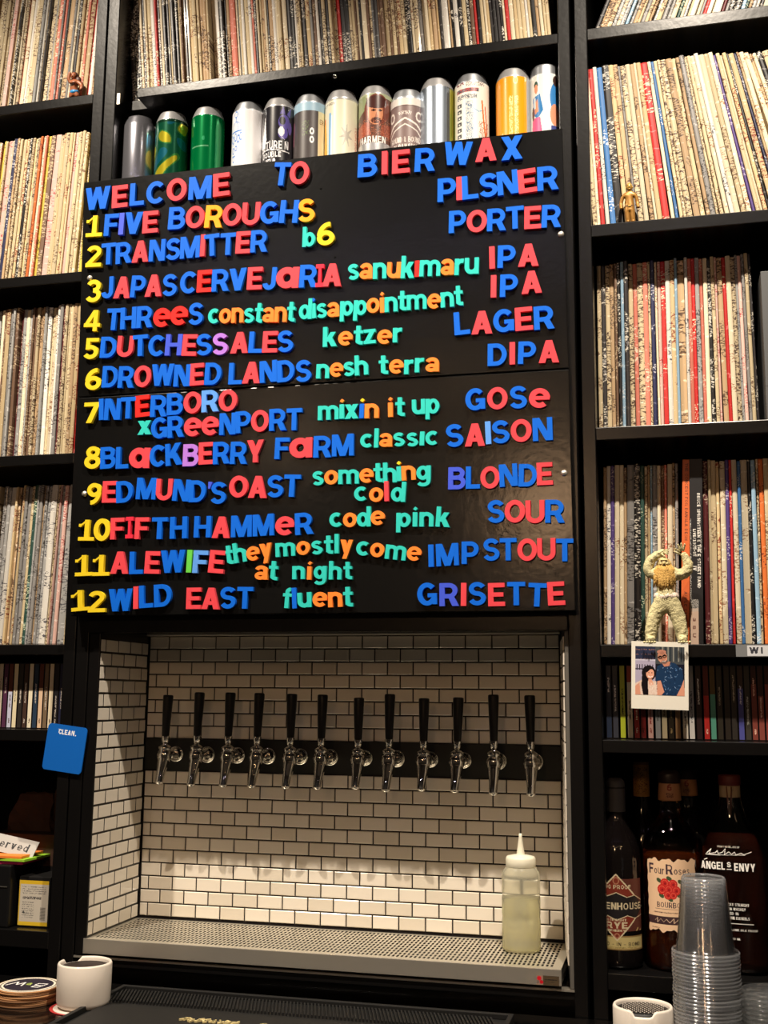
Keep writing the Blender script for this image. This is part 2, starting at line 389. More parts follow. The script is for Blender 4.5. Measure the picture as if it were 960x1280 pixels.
# --- small painted surfaces (labels, prints): a fine grid with one colour per cell
class Canvas:
    def __init__(s, w, h, c=(255, 255, 255)):
        s.w, s.h = w, h; s.a = np.zeros((h, w, 3)); s.a[:] = c; s.m = np.ones((h, w), bool)
        s.X, s.Y = np.meshgrid(np.arange(w) + .5, np.arange(h) + .5)
    def rect(s, x0, y0, x1, y1, c): s.a[(s.X >= x0) & (s.X <= x1) & (s.Y >= y0) & (s.Y <= y1)] = c
    def ell(s, cx, cy, rx, ry, c, rot=0):
        dx, dy = s.X - cx, s.Y - cy; k, q = cos(rot), sin(rot)
        s.a[((dx * k + dy * q) / rx) ** 2 + ((-dx * q + dy * k) / ry) ** 2 <= 1] = c
    def ring(s, cx, cy, rx, ry, t, c):
        d = np.sqrt(((s.X - cx) / rx) ** 2 + ((s.Y - cy) / ry) ** 2); s.a[abs(d - 1) <= t / max(rx, ry)] = c
    def inpoly(s, P):
        ins = np.zeros((s.h, s.w), bool); n = len(P)
        for i in range(n):
            x0, y0 = P[i]; x1, y1 = P[(i + 1) % n]
            if y0 == y1: continue
            c = ((s.Y < y0) != (s.Y < y1)) & (s.X < (x1 - x0) * (s.Y - y0) / (y1 - y0) + x0); ins ^= c
        return ins
    def poly(s, P, c): s.a[s.inpoly(P)] = c
    def line(s, P, w, c):
        for (x0, y0), (x1, y1) in zip(P[:-1], P[1:]):
            dx, dy = x1 - x0, y1 - y0; L2 = dx * dx + dy * dy + 1e-9
            t = np.clip(((s.X - x0) * dx + (s.Y - y0) * dy) / L2, 0, 1)
            s.a[(s.X - x0 - t * dx) ** 2 + (s.Y - y0 - t * dy) ** 2 <= (w / 2) ** 2] = c
    def text(s, t, x, y, h, c, width=None, gap=.14, thin=0, ang=0):
        """x,y = baseline left, y grows down; width fits the text; ang turns it about (x,y)"""
        adv = sum((G[k][0] if k != ' ' else .35) + gap for k in t) - gap
        sx = (width / adv) if width else h
        ca, sa = cos(ang), sin(ang); cx_ = 0
        def T(p): 
            px, py = (cx_ + p[0]) * sx, -p[1] * h
            return (x + px * ca - py * sa, y + px * sa + py * ca)
        for k in t:
            if k == ' ': cx_ += .35 + gap; continue
            for e in G[k][1]:
                if e[0] == 'q':
                    s.poly([T(p) for p in e[1]], c)
                else:
                    P = e[1] + ([e[1][0]] if e[3] else [])
                    s.line([T(p) for p in P], max(1.0, e[2] * (h + sx) / 2 * (1 - thin)), c)
            cx_ += G[k][0] + gap
    def speck(s, x0, y0, x1, y1, c, p=.4):
        r = RNG.random((s.h, s.w)) < p
        s.a[r & (s.X >= x0) & (s.X <= x1) & (s.Y >= y0) & (s.Y <= y1)] = c
    def mesh(s, name, fn, m, shape=None):
        """fn(u, v) -> xyz with u,v in 0..1 (v up)"""
        w, h = s.w, s.h
        P = [fn(i / w, 1 - j / h) for j in range(h + 1) for i in range(w + 1)]
        keep = s.m if shape is None else shape
        jj, ii = np.nonzero(keep); a0 = jj * (w + 1) + ii
        F = np.stack([a0 + w + 1, a0 + w + 2, a0 + 1, a0], 1)
        me = bpy.data.meshes.new(name); nv = len(P); nf = len(F)
        me.vertices.add(nv); me.vertices.foreach_set('co', np.array(P, dtype=np.float32).ravel())
        me.loops.add(nf * 4); me.loops.foreach_set('vertex_index', F.ravel().astype(np.int32))
        me.polygons.add(nf); me.polygons.foreach_set('loop_start', np.arange(0, nf * 4, 4, dtype=np.int32))
        me.update(calc_edges=True)
        at = me.color_attributes.new('Col', 'FLOAT_COLOR', 'CORNER')
        c = s.a[jj, ii] / 255.0; c = np.where(c <= .04045, c / 12.92, ((c + .055) / 1.055) ** 2.4)
        full = np.concatenate([c, np.ones((nf, 1))], 1); at.data.foreach_set('color', np.repeat(full, 4, 0).astype(np.float32).ravel())
        me.materials.append(m); me.polygons.foreach_set('use_smooth', [True] * nf)
        me.validate()
        return me
def cyl(r, z0, z1, a0, a1, y_scale=1.0):
    """a in degrees, 0 = facing the room (-y), growing to the right seen from the room"""
    def fn(u, v):
        a = radians(a0 + (a1 - a0) * u); rr = r(z0 + (z1 - z0) * v) if callable(r) else r
        return (rr * sin(a), -rr * cos(a) * y_scale, z0 + (z1 - z0) * v)
    return fn
ONES = ['', 'first', 'second', 'third', 'fourth', 'fifth', 'sixth', 'seventh', 'eighth', 'ninth', 'tenth', 'eleventh', 'twelfth', 'thirteenth', 'fourteenth', 'fifteenth', 'sixteenth', 'seventeenth', 'eighteenth', 'nineteenth']
TENS = {2: 'twent', 3: 'thirt', 4: 'fort', 5: 'fift', 6: 'sixt', 7: 'sevent', 8: 'eight', 9: 'ninet'}
def ordn(n):
    if n >= 100: return 'hundred' + ('th' if n == 100 else '-and-' + ordn(n - 100))
    if n < 20: return ONES[n]
    return TENS[n // 10] + ('ieth' if n % 10 == 0 else 'y-' + ONES[n % 10])
CARD_ = ['zero', 'one', 'two', 'three', 'four', 'five', 'six', 'seven', 'eight', 'nine', 'ten', 'eleven', 'twelve']

# ------------------------------------------------------------------ materials
BLACK = mat('black_painted_wood', (13, 12, 12), 0.27, spec=0.45, bump=0.08, bscale=90, var=0.2, vscale=14)
BLACKM = mat('matt_black', (14, 13, 13), 0.75, spec=0.25)
BACKM = mat('black_back_board', (8, 8, 8), 0.9, spec=0.1)
GROUT = mat('dark_brown_grout', (26, 18, 16), 0.9)
TILE = mat('cream_glazed_tile', (226, 217, 203), 0.16, spec=0.5, var=0.03, vscale=30, bump=0.05, bscale=40)
TILE2 = mat('cream_glazed_tile_darker', (216, 206, 190), 0.18, spec=0.5, var=0.03, vscale=30, bump=0.05, bscale=40)
STEEL = mat('brushed_steel', (206, 200, 188), 0.30, metal=.78, bump=0.05, bscale=200)
CHROME = mat('polished_chrome', (215, 212, 206), 0.08, metal=1.0)
RUBBER = mat('black_rubber', (22, 22, 22), 0.55, spec=0.4, bump=0.1, bscale=150)
GLOSSBLACK = mat('glossy_black_counter', (10, 10, 10), 0.10, spec=0.6)
CARD = mat('brown_card', (66, 42, 29), 0.8, var=0.15, vscale=30)

# ------------------------------------------------------------------ the room behind and under
MB().box(-4.0, 4.5, -5.0, 0.6, -1.06, -1.0).build('floor', mat('dark_floor', (40, 32, 27), 0.5, var=.2, vscale=4))['kind'] = 'structure'
MB().box(-4.0, 4.5, 0.36, 0.42, -1.0, 3.0).build('wall_rear', mat('dark_wall', (26, 23, 22), 0.8))['kind'] = 'structure'
MB().box(-4.0, 4.5, -5.0, 0.42, 3.0, 3.06).build('ceiling', mat('dark_ceiling', (30, 28, 27), 0.8))['kind'] = 'structure'

# ------------------------------------------------------------------ shelving units
def unit(name, label, x0, x1, panels, shelves, deep, front=0.0):
    t = tagp(empty(name, ((x0 + x1) / 2, 0.17, -1.0)), label, 'shelving unit')
    def loc(mb, nm, m=BLACK):
        o = mb.build(nm, m, t); o.location = (-(x0 + x1) / 2, -0.17, 1.0); return o
    for a, b in panels: loc(MB().box(a, b, front, deep, -1.0, 2.40, ch=0.0016), 'side_panel')
    for (zt, th, yb) in shelves: loc(MB().box(x0, x1, front + 0.001, yb, zt - th, zt, ch=0.0012), 'shelf')
    loc(MB().box(x0 - .001, x1 + .001, deep - 0.012, deep, -1.0, 2.40), 'back_panel', BACKM)
    return t
SZ = [2.36, 1.985, 1.6107, 1.2322, 0.8636]
SL = unit('shelving_unit', 'black open shelving unit left of the menu board, records on four shelves', -0.62, -0.1187,
     [(-0.1187, -0.0950), (-0.64, -0.62)], [(z, .0205, .335) for z in SZ] + [(.4950, .0195, .335), (.3370, .0215, .335), (-.0225, .0300, .335)], 0.347)
SR = unit('shelving_unit', 'black open shelving unit right of the menu board, bottles at its foot', 0.875, 1.52,
     [(0.8520, 0.875), (1.52, 1.54)], [(z, .0225, .335) for z in SZ] + [(.4922, .0215, .335), (.3360, .0210, .335), (-.0300, .0250, .335)], 0.347)
CEN = tagp(empty('shelving_unit', (.37, 0.17, -1.0)), 'black middle shelving unit that carries the menu board above the tap niche', 'shelving unit')
def cpart(mb, nm, m=BLACK):
    o = mb.build(nm, m, CEN); o.location = (-.37, -.17, 1.0); return o
cpart(MB().box(-.0925, -.0675, 0, .345, -1.0, 2.40, ch=.0016), 'side_panel')
cpart(MB().box(.8220, .8435, 0, .345, -1.0, 2.40, ch=.0016), 'side_panel')
cpart(MB().box(-.0675, .822, .045, .335, 1.590, 1.610), 'shelf')
cpart(MB().box(-.0200, .8215, 0.001, .045, 1.5900, 1.6095, ch=.001), 'shelf_lip')
cpart(MB().box(-.0675, .822, .001, .335, 2.34, 2.36), 'shelf')
cpart(MB().box(-.0675, .822, .004, .335, 1.3895, 1.4095), 'shelf')
cpart(MB().box(-.0675, .822, .335, .345, .56, 2.40), 'back_panel', BACKM)
cpart(MB().box(-.0675, .822, .001, .33, .5250, .5600, ch=.001), 'niche_header')
cpart(MB().box(-.0675, .822, -.006, .001, .5160, .5400, ch=.001), 'header_trim')
cpart(MB().box(-.0675, .822, .02, .335, -1.0, -.0600), 'cabinet_front')
cpart(MB().box(-.0675, .822, .001, .02, -.0625, -.0592), 'front_trim', STEEL)
cpart(MB().box(-.0675, .822, .004, .02, -.0750, -.0627), 'front_rail')
cpart(MB().box(-.0660, -.0440, .001, .22, -.058, .525, ch=.0015), 'jamb')
cpart(MB().box(.8155, .8215, .001, .22, -.058, .525), 'jamb', mat('grey_jamb', (88, 84, 78), .6))
MB().box(-.0663, -.0600, .004, .006, 1.583, 1.6065).build('shelf_bracket', STEEL, CEN, (-.37, -.17, 1.0))
MB().ball((0, 0, 0), .0045).build('cup_hook', CHROME, CEN, (.395 - .37, .004 - .17, 1.5830 + 1.0))
MB().box(-.118, -.0935, .02, .34, -1.0, 2.4).build('filler_strip', BACKM, SL, (.3694, -.17, 1.0))
for xx, zz, nm in ((-.0915, 1.0, 'seam'),): pass

# ------------------------------------------------------------------ tiled niche
P = 0.0508; g = 0.0025
def tile_me(w, h, m):
    """glazed tile, front towards -y, pillowed edge"""
    i = .0012; d = .0024
    vs = [(-w/2, 0, -h/2), (w/2, 0, -h/2), (w/2, 0, h/2), (-w/2, 0, h/2), (-w/2, -d*.6, -h/2), (w/2, -d*.6, -h/2), (w/2, -d*.6, h/2), (-w/2, -d*.6, h/2),
          (-w/2+i, -d, -h/2+i), (w/2-i, -d, -h/2+i), (w/2-i, -d, h/2-i), (-w/2+i, -d, h/2-i)]
    fs = [(0, 1, 5, 4), (1, 2, 6, 5), (2, 3, 7, 6), (3, 0, 4, 7), (4, 5, 9, 8), (5, 6, 10, 9), (6, 7, 11, 10), (7, 4, 8, 11), (8, 9, 10, 11)]
    return mesh('tile', vs, fs, m)
TC = {}
def tile(parent, w, h, x, z, frame, k):
    key = (round(w, 4), round(h, 4), k)
    if key not in TC: TC[key] = tile_me(w, h, (TILE, TILE2)[k])
    org, ax = frame                       # ax: rotation about z
    c, s_ = cos(ax), sin(ax)
    o = link('tile', TC[key], parent, (org[0] + x * c - parent.location.x, org[1] + x * s_ - parent.location.y, z - parent.location.z),
             (random.gauss(0, .006), random.gauss(0, .004), ax + random.gauss(0, .005)))
    return o
def rows(z0, z1, ph0=0):
    out = []; k0 = round(z0 / (P/2)); k1 = round(z1 / (P/2))
    for k in range(k0, k1): out.append((k * P/2, (k + 1) * P/2, k))
    return out
def lay(parent, x0, x1, rws, frame, off=lambda k: 0.0, edge_stuff=True):
    stuff = []
    for z0, z1, par in rws:
        xs = [x0]; st = off(par)
        n = math.floor((x0 - st) / P) + 1
        while st + n * P < x1 - 1e-4:
            if st + n * P > x0 + .004: xs.append(st + n * P)
            n += 1
        xs.append(x1)
        for a, b in zip(xs[:-1], xs[1:]):
            if b - a < .006: continue
            w = b - a - g; h = z1 - z0 - g; x = (a + b) / 2; z = (z0 + z1) / 2
            k = 1 if random.random() < .3 else 0
            if edge_stuff and w < P * .62: stuff.append((w, h, x, z))
            else: tile(parent, w, h, x, z, frame, k)
    if stuff:
        mb = MB(); (org, ax) = frame
        for w, h, x, z in stuff:
            me = tile_me(w, h, TILE)
            mt = Matrix.Translation((org[0] + x * cos(ax) - parent.location.x, org[1] + x * sin(ax) - parent.location.y, z - parent.location.z)) @ Matrix.Rotation(ax, 4, 'Z')
            mb.add([v.co[:] for v in me.vertices], [tuple(p.vertices) for p in me.polygons], 0, False, mt)
            bpy.data.meshes.remove(me)
        o = mb.build('cut_tile', TILE, parent); o['kind'] = 'stuff'
WB = MB().box(-.062, .815, .2095, .24, -.058, .525).build('wall_back', GROUT); WB['kind'] = 'structure'
offw = lambda k: 0.0 if k % 2 == 0 else P / 2
low = [(k * P/2, (k + 1) * P/2, k) for k in range(-1, 10)]
ZT = 0.5200
high = [(ZT - (j + 1) * P/2, ZT - j * P/2, j) for j in range(8)]
fb = ((0, .2096, 0), 0.0)
lay(WB, -.0425, .7870, low, fb, offw)
lay(WB, -.0425, .7870, high, fb, offw)
WL = MB().box(-.0655, -.0460, .004, .2095, -.057, .5249).build('wall_left', GROUT); WL['kind'] = 'structure'
fl = ((-.0459, 0, 0), pi / 2)
lrows = [(k * P/2 - .0015, (k + 1) * P/2 - .0015, k) for k in range(-1, 20)]
lay(WL, .0035, .2050, lrows, fl, lambda k: .0241 if k % 2 else -.0015, False)
WR = mesh('wall_right', [(.7905, .2095, -.057), (.8150, .004, -.057), (.8154, .004, -.057), (.8154, .2095, -.057), (.7905, .2095, .5249), (.8150, .004, .5249), (.8154, .004, .5249), (.8154, .2095, .5249)],
          [(0, 1, 2, 3), (7, 6, 5, 4), (0, 4, 5, 1), (1, 5, 6, 2), (2, 6, 7, 3), (3, 7, 4, 0)], GROUT)
WR = link('wall_right', WR); WR['kind'] = 'structure'
axr = math.atan2(-.2055, .0245)
frr = ((.7902, .2095, 0), axr)
lay(WR, .004, .2060, [(k * P/2, (k + 1) * P/2, k) for k in range(-1, 20)], frr, lambda k: .0 if k % 2 else .0254, False)
# black plate behind the taps
tp = MB()
n = 40
vs = []; fs = []
for i in range(n + 1):
    x = -.0425 + (.8295) * i / n
    zt_ = .3168 + .0016 * sin(i * 1.7) + .001 * sin(i * .6); zb_ = .2552 + .0016 * sin(i * 1.1 + 1)
    vs += [(x, .2055, zb_), (x, .2055, zt_), (x, .2095, zb_), (x, .2095, zt_)]
for i in range(n):
    a, b = i * 4, i * 4 + 4
    fs += [(a, b, b + 1, a + 1), (a + 1, b + 1, b + 3, a + 3), (a, a + 2, b + 2, b)]
mpl = mesh('tap_plate', vs, fs, mat('worn_black_metal', (26, 27, 25), .5, spec=.4, var=.35, vscale=25, bump=.15, bscale=60))
o = link('tap_mounting_plate', mpl); tagp(o, 'long black metal plate across the tiles behind the row of taps', 'plate')

# ------------------------------------------------------------------ beer taps

o = MB().box(-.0440, .7890, .1950, .2090, .5206, .5246, ch=.0008).build('trim_1', TILE); o['kind'] = 'structure'

TAPX = [.0260, .0931, .1561, .2203, .2860, .3469, .4149, .4783, .5428, .6061, .6718, .7392]
TAPT = [.4005, .4060, .4060, .4055, .4045, .4035, .3985, .4055, .3985, .4005, .4060, .4055]
HANDLE = mat('black_tap_handle', (14, 13, 13), 0.35, spec=.45)
def build_tap():
    t = empty('beer_tap')
    m = Matrix.Rotation(pi / 2, 4, 'X')          # z -> -y
    def L(prof, nm, mt=None, mm=CHROME, seg=20, parent=t, **k): return MB().lathe(prof, seg, 0, mt, **k).build(nm, mm, parent)
    L([(.0165, .0), (.0168, .003), (.0155, .0062), (.0130, .0066), (.0120, .0040), (.0078, .0040)], 'flange', Matrix.Translation((0, -.0005, 0)) @ m, cap0=True, cap1=True)
    L([(.0078, 0), (.0078, .040), (.0105, .041), (.0105, .050), (.0075, .052)], 'shank', Matrix.Translation((0, -.006, 0)) @ m)
    bt = Matrix.Translation((0, -.0605, 0))
    L([(.001, -.018), (.0085, -.0172), (.0122, -.010), (.0146, .000), (.0128, .008), (.0100, .0118), (.0122, .0135), (.0122, .0178), (.0092, .0198), (.0068, .0215), (.001, .022)], 'faucet_body', bt)
    sp = cone_mtx((0, -.0615, -.006), (0, -.0800, -.0540))
    L([(.0118, 0), (.0108, .012), (.0086, .030), (.0076, .048), (.0080, .0500), (.0080, .0520), (.0060, .0520), (.0056, .044)], 'spout', sp)
    L([(.0058, .000), (.0045, .003), (.0045, .004), (.0062, .005), (.0082, .0180), (.0082, .0185)], 'ferrule', Matrix.Translation((0, -.0605, .0205)), cap1=True)
    L([(.0001, .0), (.0068, .0), (.0072, .004), (.0088, .045), (.0100, .080), (.0098, .0836), (.0080, .0850), (.0001, .0850)], 'handle', Matrix.Translation((0, -.0605, .038)) @ Matrix.Rotation(radians(-2), 4, 'X'), HANDLE)
    return t
def copy_tree(o, parent=None):
    c = o.copy(); COL.objects.link(c); c.parent = parent
    for ch in list(o.children): copy_tree(ch, c)
    return c
tap0 = build_tap()
for i, x in enumerate(TAPX):
    t = tap0 if i == 0 else copy_tree(tap0)
    t.location = (x, .2055, .2870)
    t.rotation_euler = (0, radians(random.uniform(-1.2, 1.2)), radians(random.uniform(-3, 3)))
    t.scale = (1, 1, (TAPT[i] - .287) / .1205)
    lab = 'chrome beer tap with black handle, ' + ('leftmost of the row' if i == 0 else 'rightmost of the row' if i == 11 else '%s from the left of the row' % ordn(i + 1))
    tagp(t, lab, 'beer tap', 'beer taps in the tiled niche')

# ------------------------------------------------------------------ drip tray
TR = tagp(empty('drip_tray', (.378, .1, -.055)), 'wide stainless steel drip tray with slotted top under the taps', 'drip tray')
def tr(mb, nm, m=STEEL): 
    o = mb.build(nm, m, TR); o.location = (-.378, -.1, .055); return o
x0, x1, y0, y1 = -.0470, .8010, .0, .2035
vs = []; fs = []
nx, ny = 108, 10; ax0, ax1, ay0, ay1 = -.036, .788, .014, .196
cw, chh = (ax1 - ax0) / nx, (ay1 - ay0) / ny
ztp = -.0290
for i in range(nx):
    for j in range(ny):
        a, b = ax0 + i * cw, ax0 + (i + 1) * cw; sh = (chh / 2 if i % 2 else 0)
        c, d = ay0 + j * chh, ay0 + (j + 1) * chh
        hx0, hx1 = a + cw * .26, b - cw * .24; hy0, hy1 = c + chh * .13, d - chh * .13
        n0 = len(vs)
        vs += [(a, c, ztp), (b, c, ztp), (b, d, ztp), (a, d, ztp), (hx0, hy0, ztp), (hx1, hy0, ztp), (hx1, hy1, ztp), (hx0, hy1, ztp)]
        fs += [(n0, n0+1, n0+5, n0+4), (n0+1, n0+2, n0+6, n0+5), (n0+2, n0+3, n0+7, n0+6), (n0+3, n0, n0+4, n0+7)]
n0 = len(vs)
vs += [(x0, y0, ztp), (x1, y0, ztp), (x1, y1, ztp), (x0, y1, ztp), (ax0, ay0, ztp), (ax1, ay0, ztp), (ax1, ay1, ztp), (ax0, ay1, ztp)]
fs += [(n0, n0+1, n0+5, n0+4), (n0+1, n0+2, n0+6, n0+5), (n0+2, n0+3, n0+7, n0+6), (n0+3, n0, n0+4, n0+7)]
TRAYTOP = mat('tray_top_steel', (216, 210, 194), 0.34, metal=.72, bump=.1, bscale=120)
o = link('slotted_top', mesh('slotted_top', vs, fs, TRAYTOP), TR, (-.378, -.1, .055))
tr(MB().box(x0 - .001, x1 + .001, y0 - .0025, y0 - .0002, -.0545, -.0284, ch=.0008), 'front_rim')
tr(MB().box(x0, x1, y0 + .0002, y1, -.0550, -.0530), 'basin', mat('dark_basin', (40, 37, 33), .5, metal=.4))
cv = Canvas(70, 26, (70, 58, 44))
for i in range(26): cv.rect(18, i, 70, i + 1, (88, 72, 52) if i % 3 else (58, 48, 38))
cv.rect(0, 0, 20, 26, (150, 120, 105)); cv.ell(8, 8, 7, 6, (205, 25, 40)); cv.ell(15, 18, 6, 5, (190, 20, 35)); cv.rect(0, 14, 8, 22, (120, 100, 90))
cv.speck(24, 9, 64, 12, (45, 38, 32), .7); cv.speck(24, 15, 58, 17, (45, 38, 32), .7)
o = link('maker_plate', cv.mesh('maker_plate', lambda u, v: (.7620 + .036 * u, -.0031, -.0535 + .0145 * v + 0.0), vcmat('printed_metal', .35)), TR, (-.378, -.1, .055))
tagp(o, 'small red and brown maker plate')

# ------------------------------------------------------------------ squeeze bottle
q = tagp(empty('squeeze_bottle', (.7216, .124, -.0288)), 'translucent squeeze bottle of cloudy syrup with pointed nozzle on the drip tray', 'bottle')
PLAS = mat('cloudy_plastic', (236, 234, 214), 0.22, trans=.78, ior=1.12, spec=.5)
SYR = mat('pale_syrup', (226, 221, 172), 0.25, trans=.7, ior=1.12)
MB().lathe([(.001, .001), (.0310, .001), (.0335, .004), (.0335, .014), (.0328, .020), (.0335, .026), (.0335, .050), (.0326, .056), (.0335, .062), (.0335, .088), (.0326, .094), (.0335, .100), (.0335, .122), (.0320, .132), (.0255, .140), (.0230, .1425)], 36).build('body', PLAS, q)
MB().lathe([(.001, .003), (.030, .003), (.0322, .006), (.0322, .088), (.001, .088)], 32).build('syrup', SYR, q)
CAPW = mat('milky_cap', (236, 232, 212), .35, trans=.15)
MB().lathe([(.0255, .140), (.0262, .141), (.0262, .154), (.0240, .1575), (.012, .160), (.0075, .1605)], 30).build('cap', CAPW, q)
MB().lathe([(.0078, .160), (.0068, .163), (.0030, .190), (.0028, .196), (.0012, .1962)], 16).build('nozzle', CAPW, q)

# ------------------------------------------------------------------ menu board
MBM = mat('menu_board_black', (13, 13, 13), 0.20, spec=.5, bump=.12, bscale=70, var=.25, vscale=7)
def board(nm, lab, P4, y0, y1):
    vs = [(x, y0, z) for x, z in P4] + [(x, y1, z) for x, z in P4]
    me = mesh(nm, vs, [(0, 1, 2, 3), (7, 6, 5, 4), (0, 4, 5, 1), (1, 5, 6, 2), (2, 6, 7, 3), (3, 7, 4, 0)], MBM)
    o = link(nm, me); tagp(o, lab, 'menu board')
    bv = o.modifiers.new('edge', 'BEVEL'); bv.width = .0012; bv.segments = 2
    return o
B1 = board('menu_board', 'upper black menu board covered in coloured magnetic letters', [(-.1000, .9655), (.8330, .9635), (.8300, 1.4060), (-.1107, 1.4040)], -.0300, -.0015)
B2 = board('menu_board', 'lower black menu board listing items seven to twelve', [(-.0905, .5462), (.8368, .5470), (.8335, .9615), (-.0955, .9635)], -.0295, -.0015)
SCR = mat('screw_head', (205, 200, 190), .35, metal=.7)
for (x, z, b, lb) in ((-.0868, 1.2032, B1, 0), (.8241, 1.2070, B1, 0), (-.0746, .7760, B2, 0), (.8225, .7800, B2, 0)):
    mb = MB().lathe([(.0001, .0038), (.0034, .0032), (.0053, .0016), (.0056, 0)], 16, 0, Matrix.Rotation(pi / 2, 4, 'X'))
    o = mb.build('screw', SCR, b, (x, -.0300, z))
for x, z in ((.381, 1.3385), (.4112, 1.2008)):
    MB().lathe([(.0022, 0), (.0022, .0003), (.0001, .0003)], 10, 0, Matrix.Rotation(pi / 2, 4, 'X')).build('screw_hole', BACKM, B1, (x, -.0300, z))

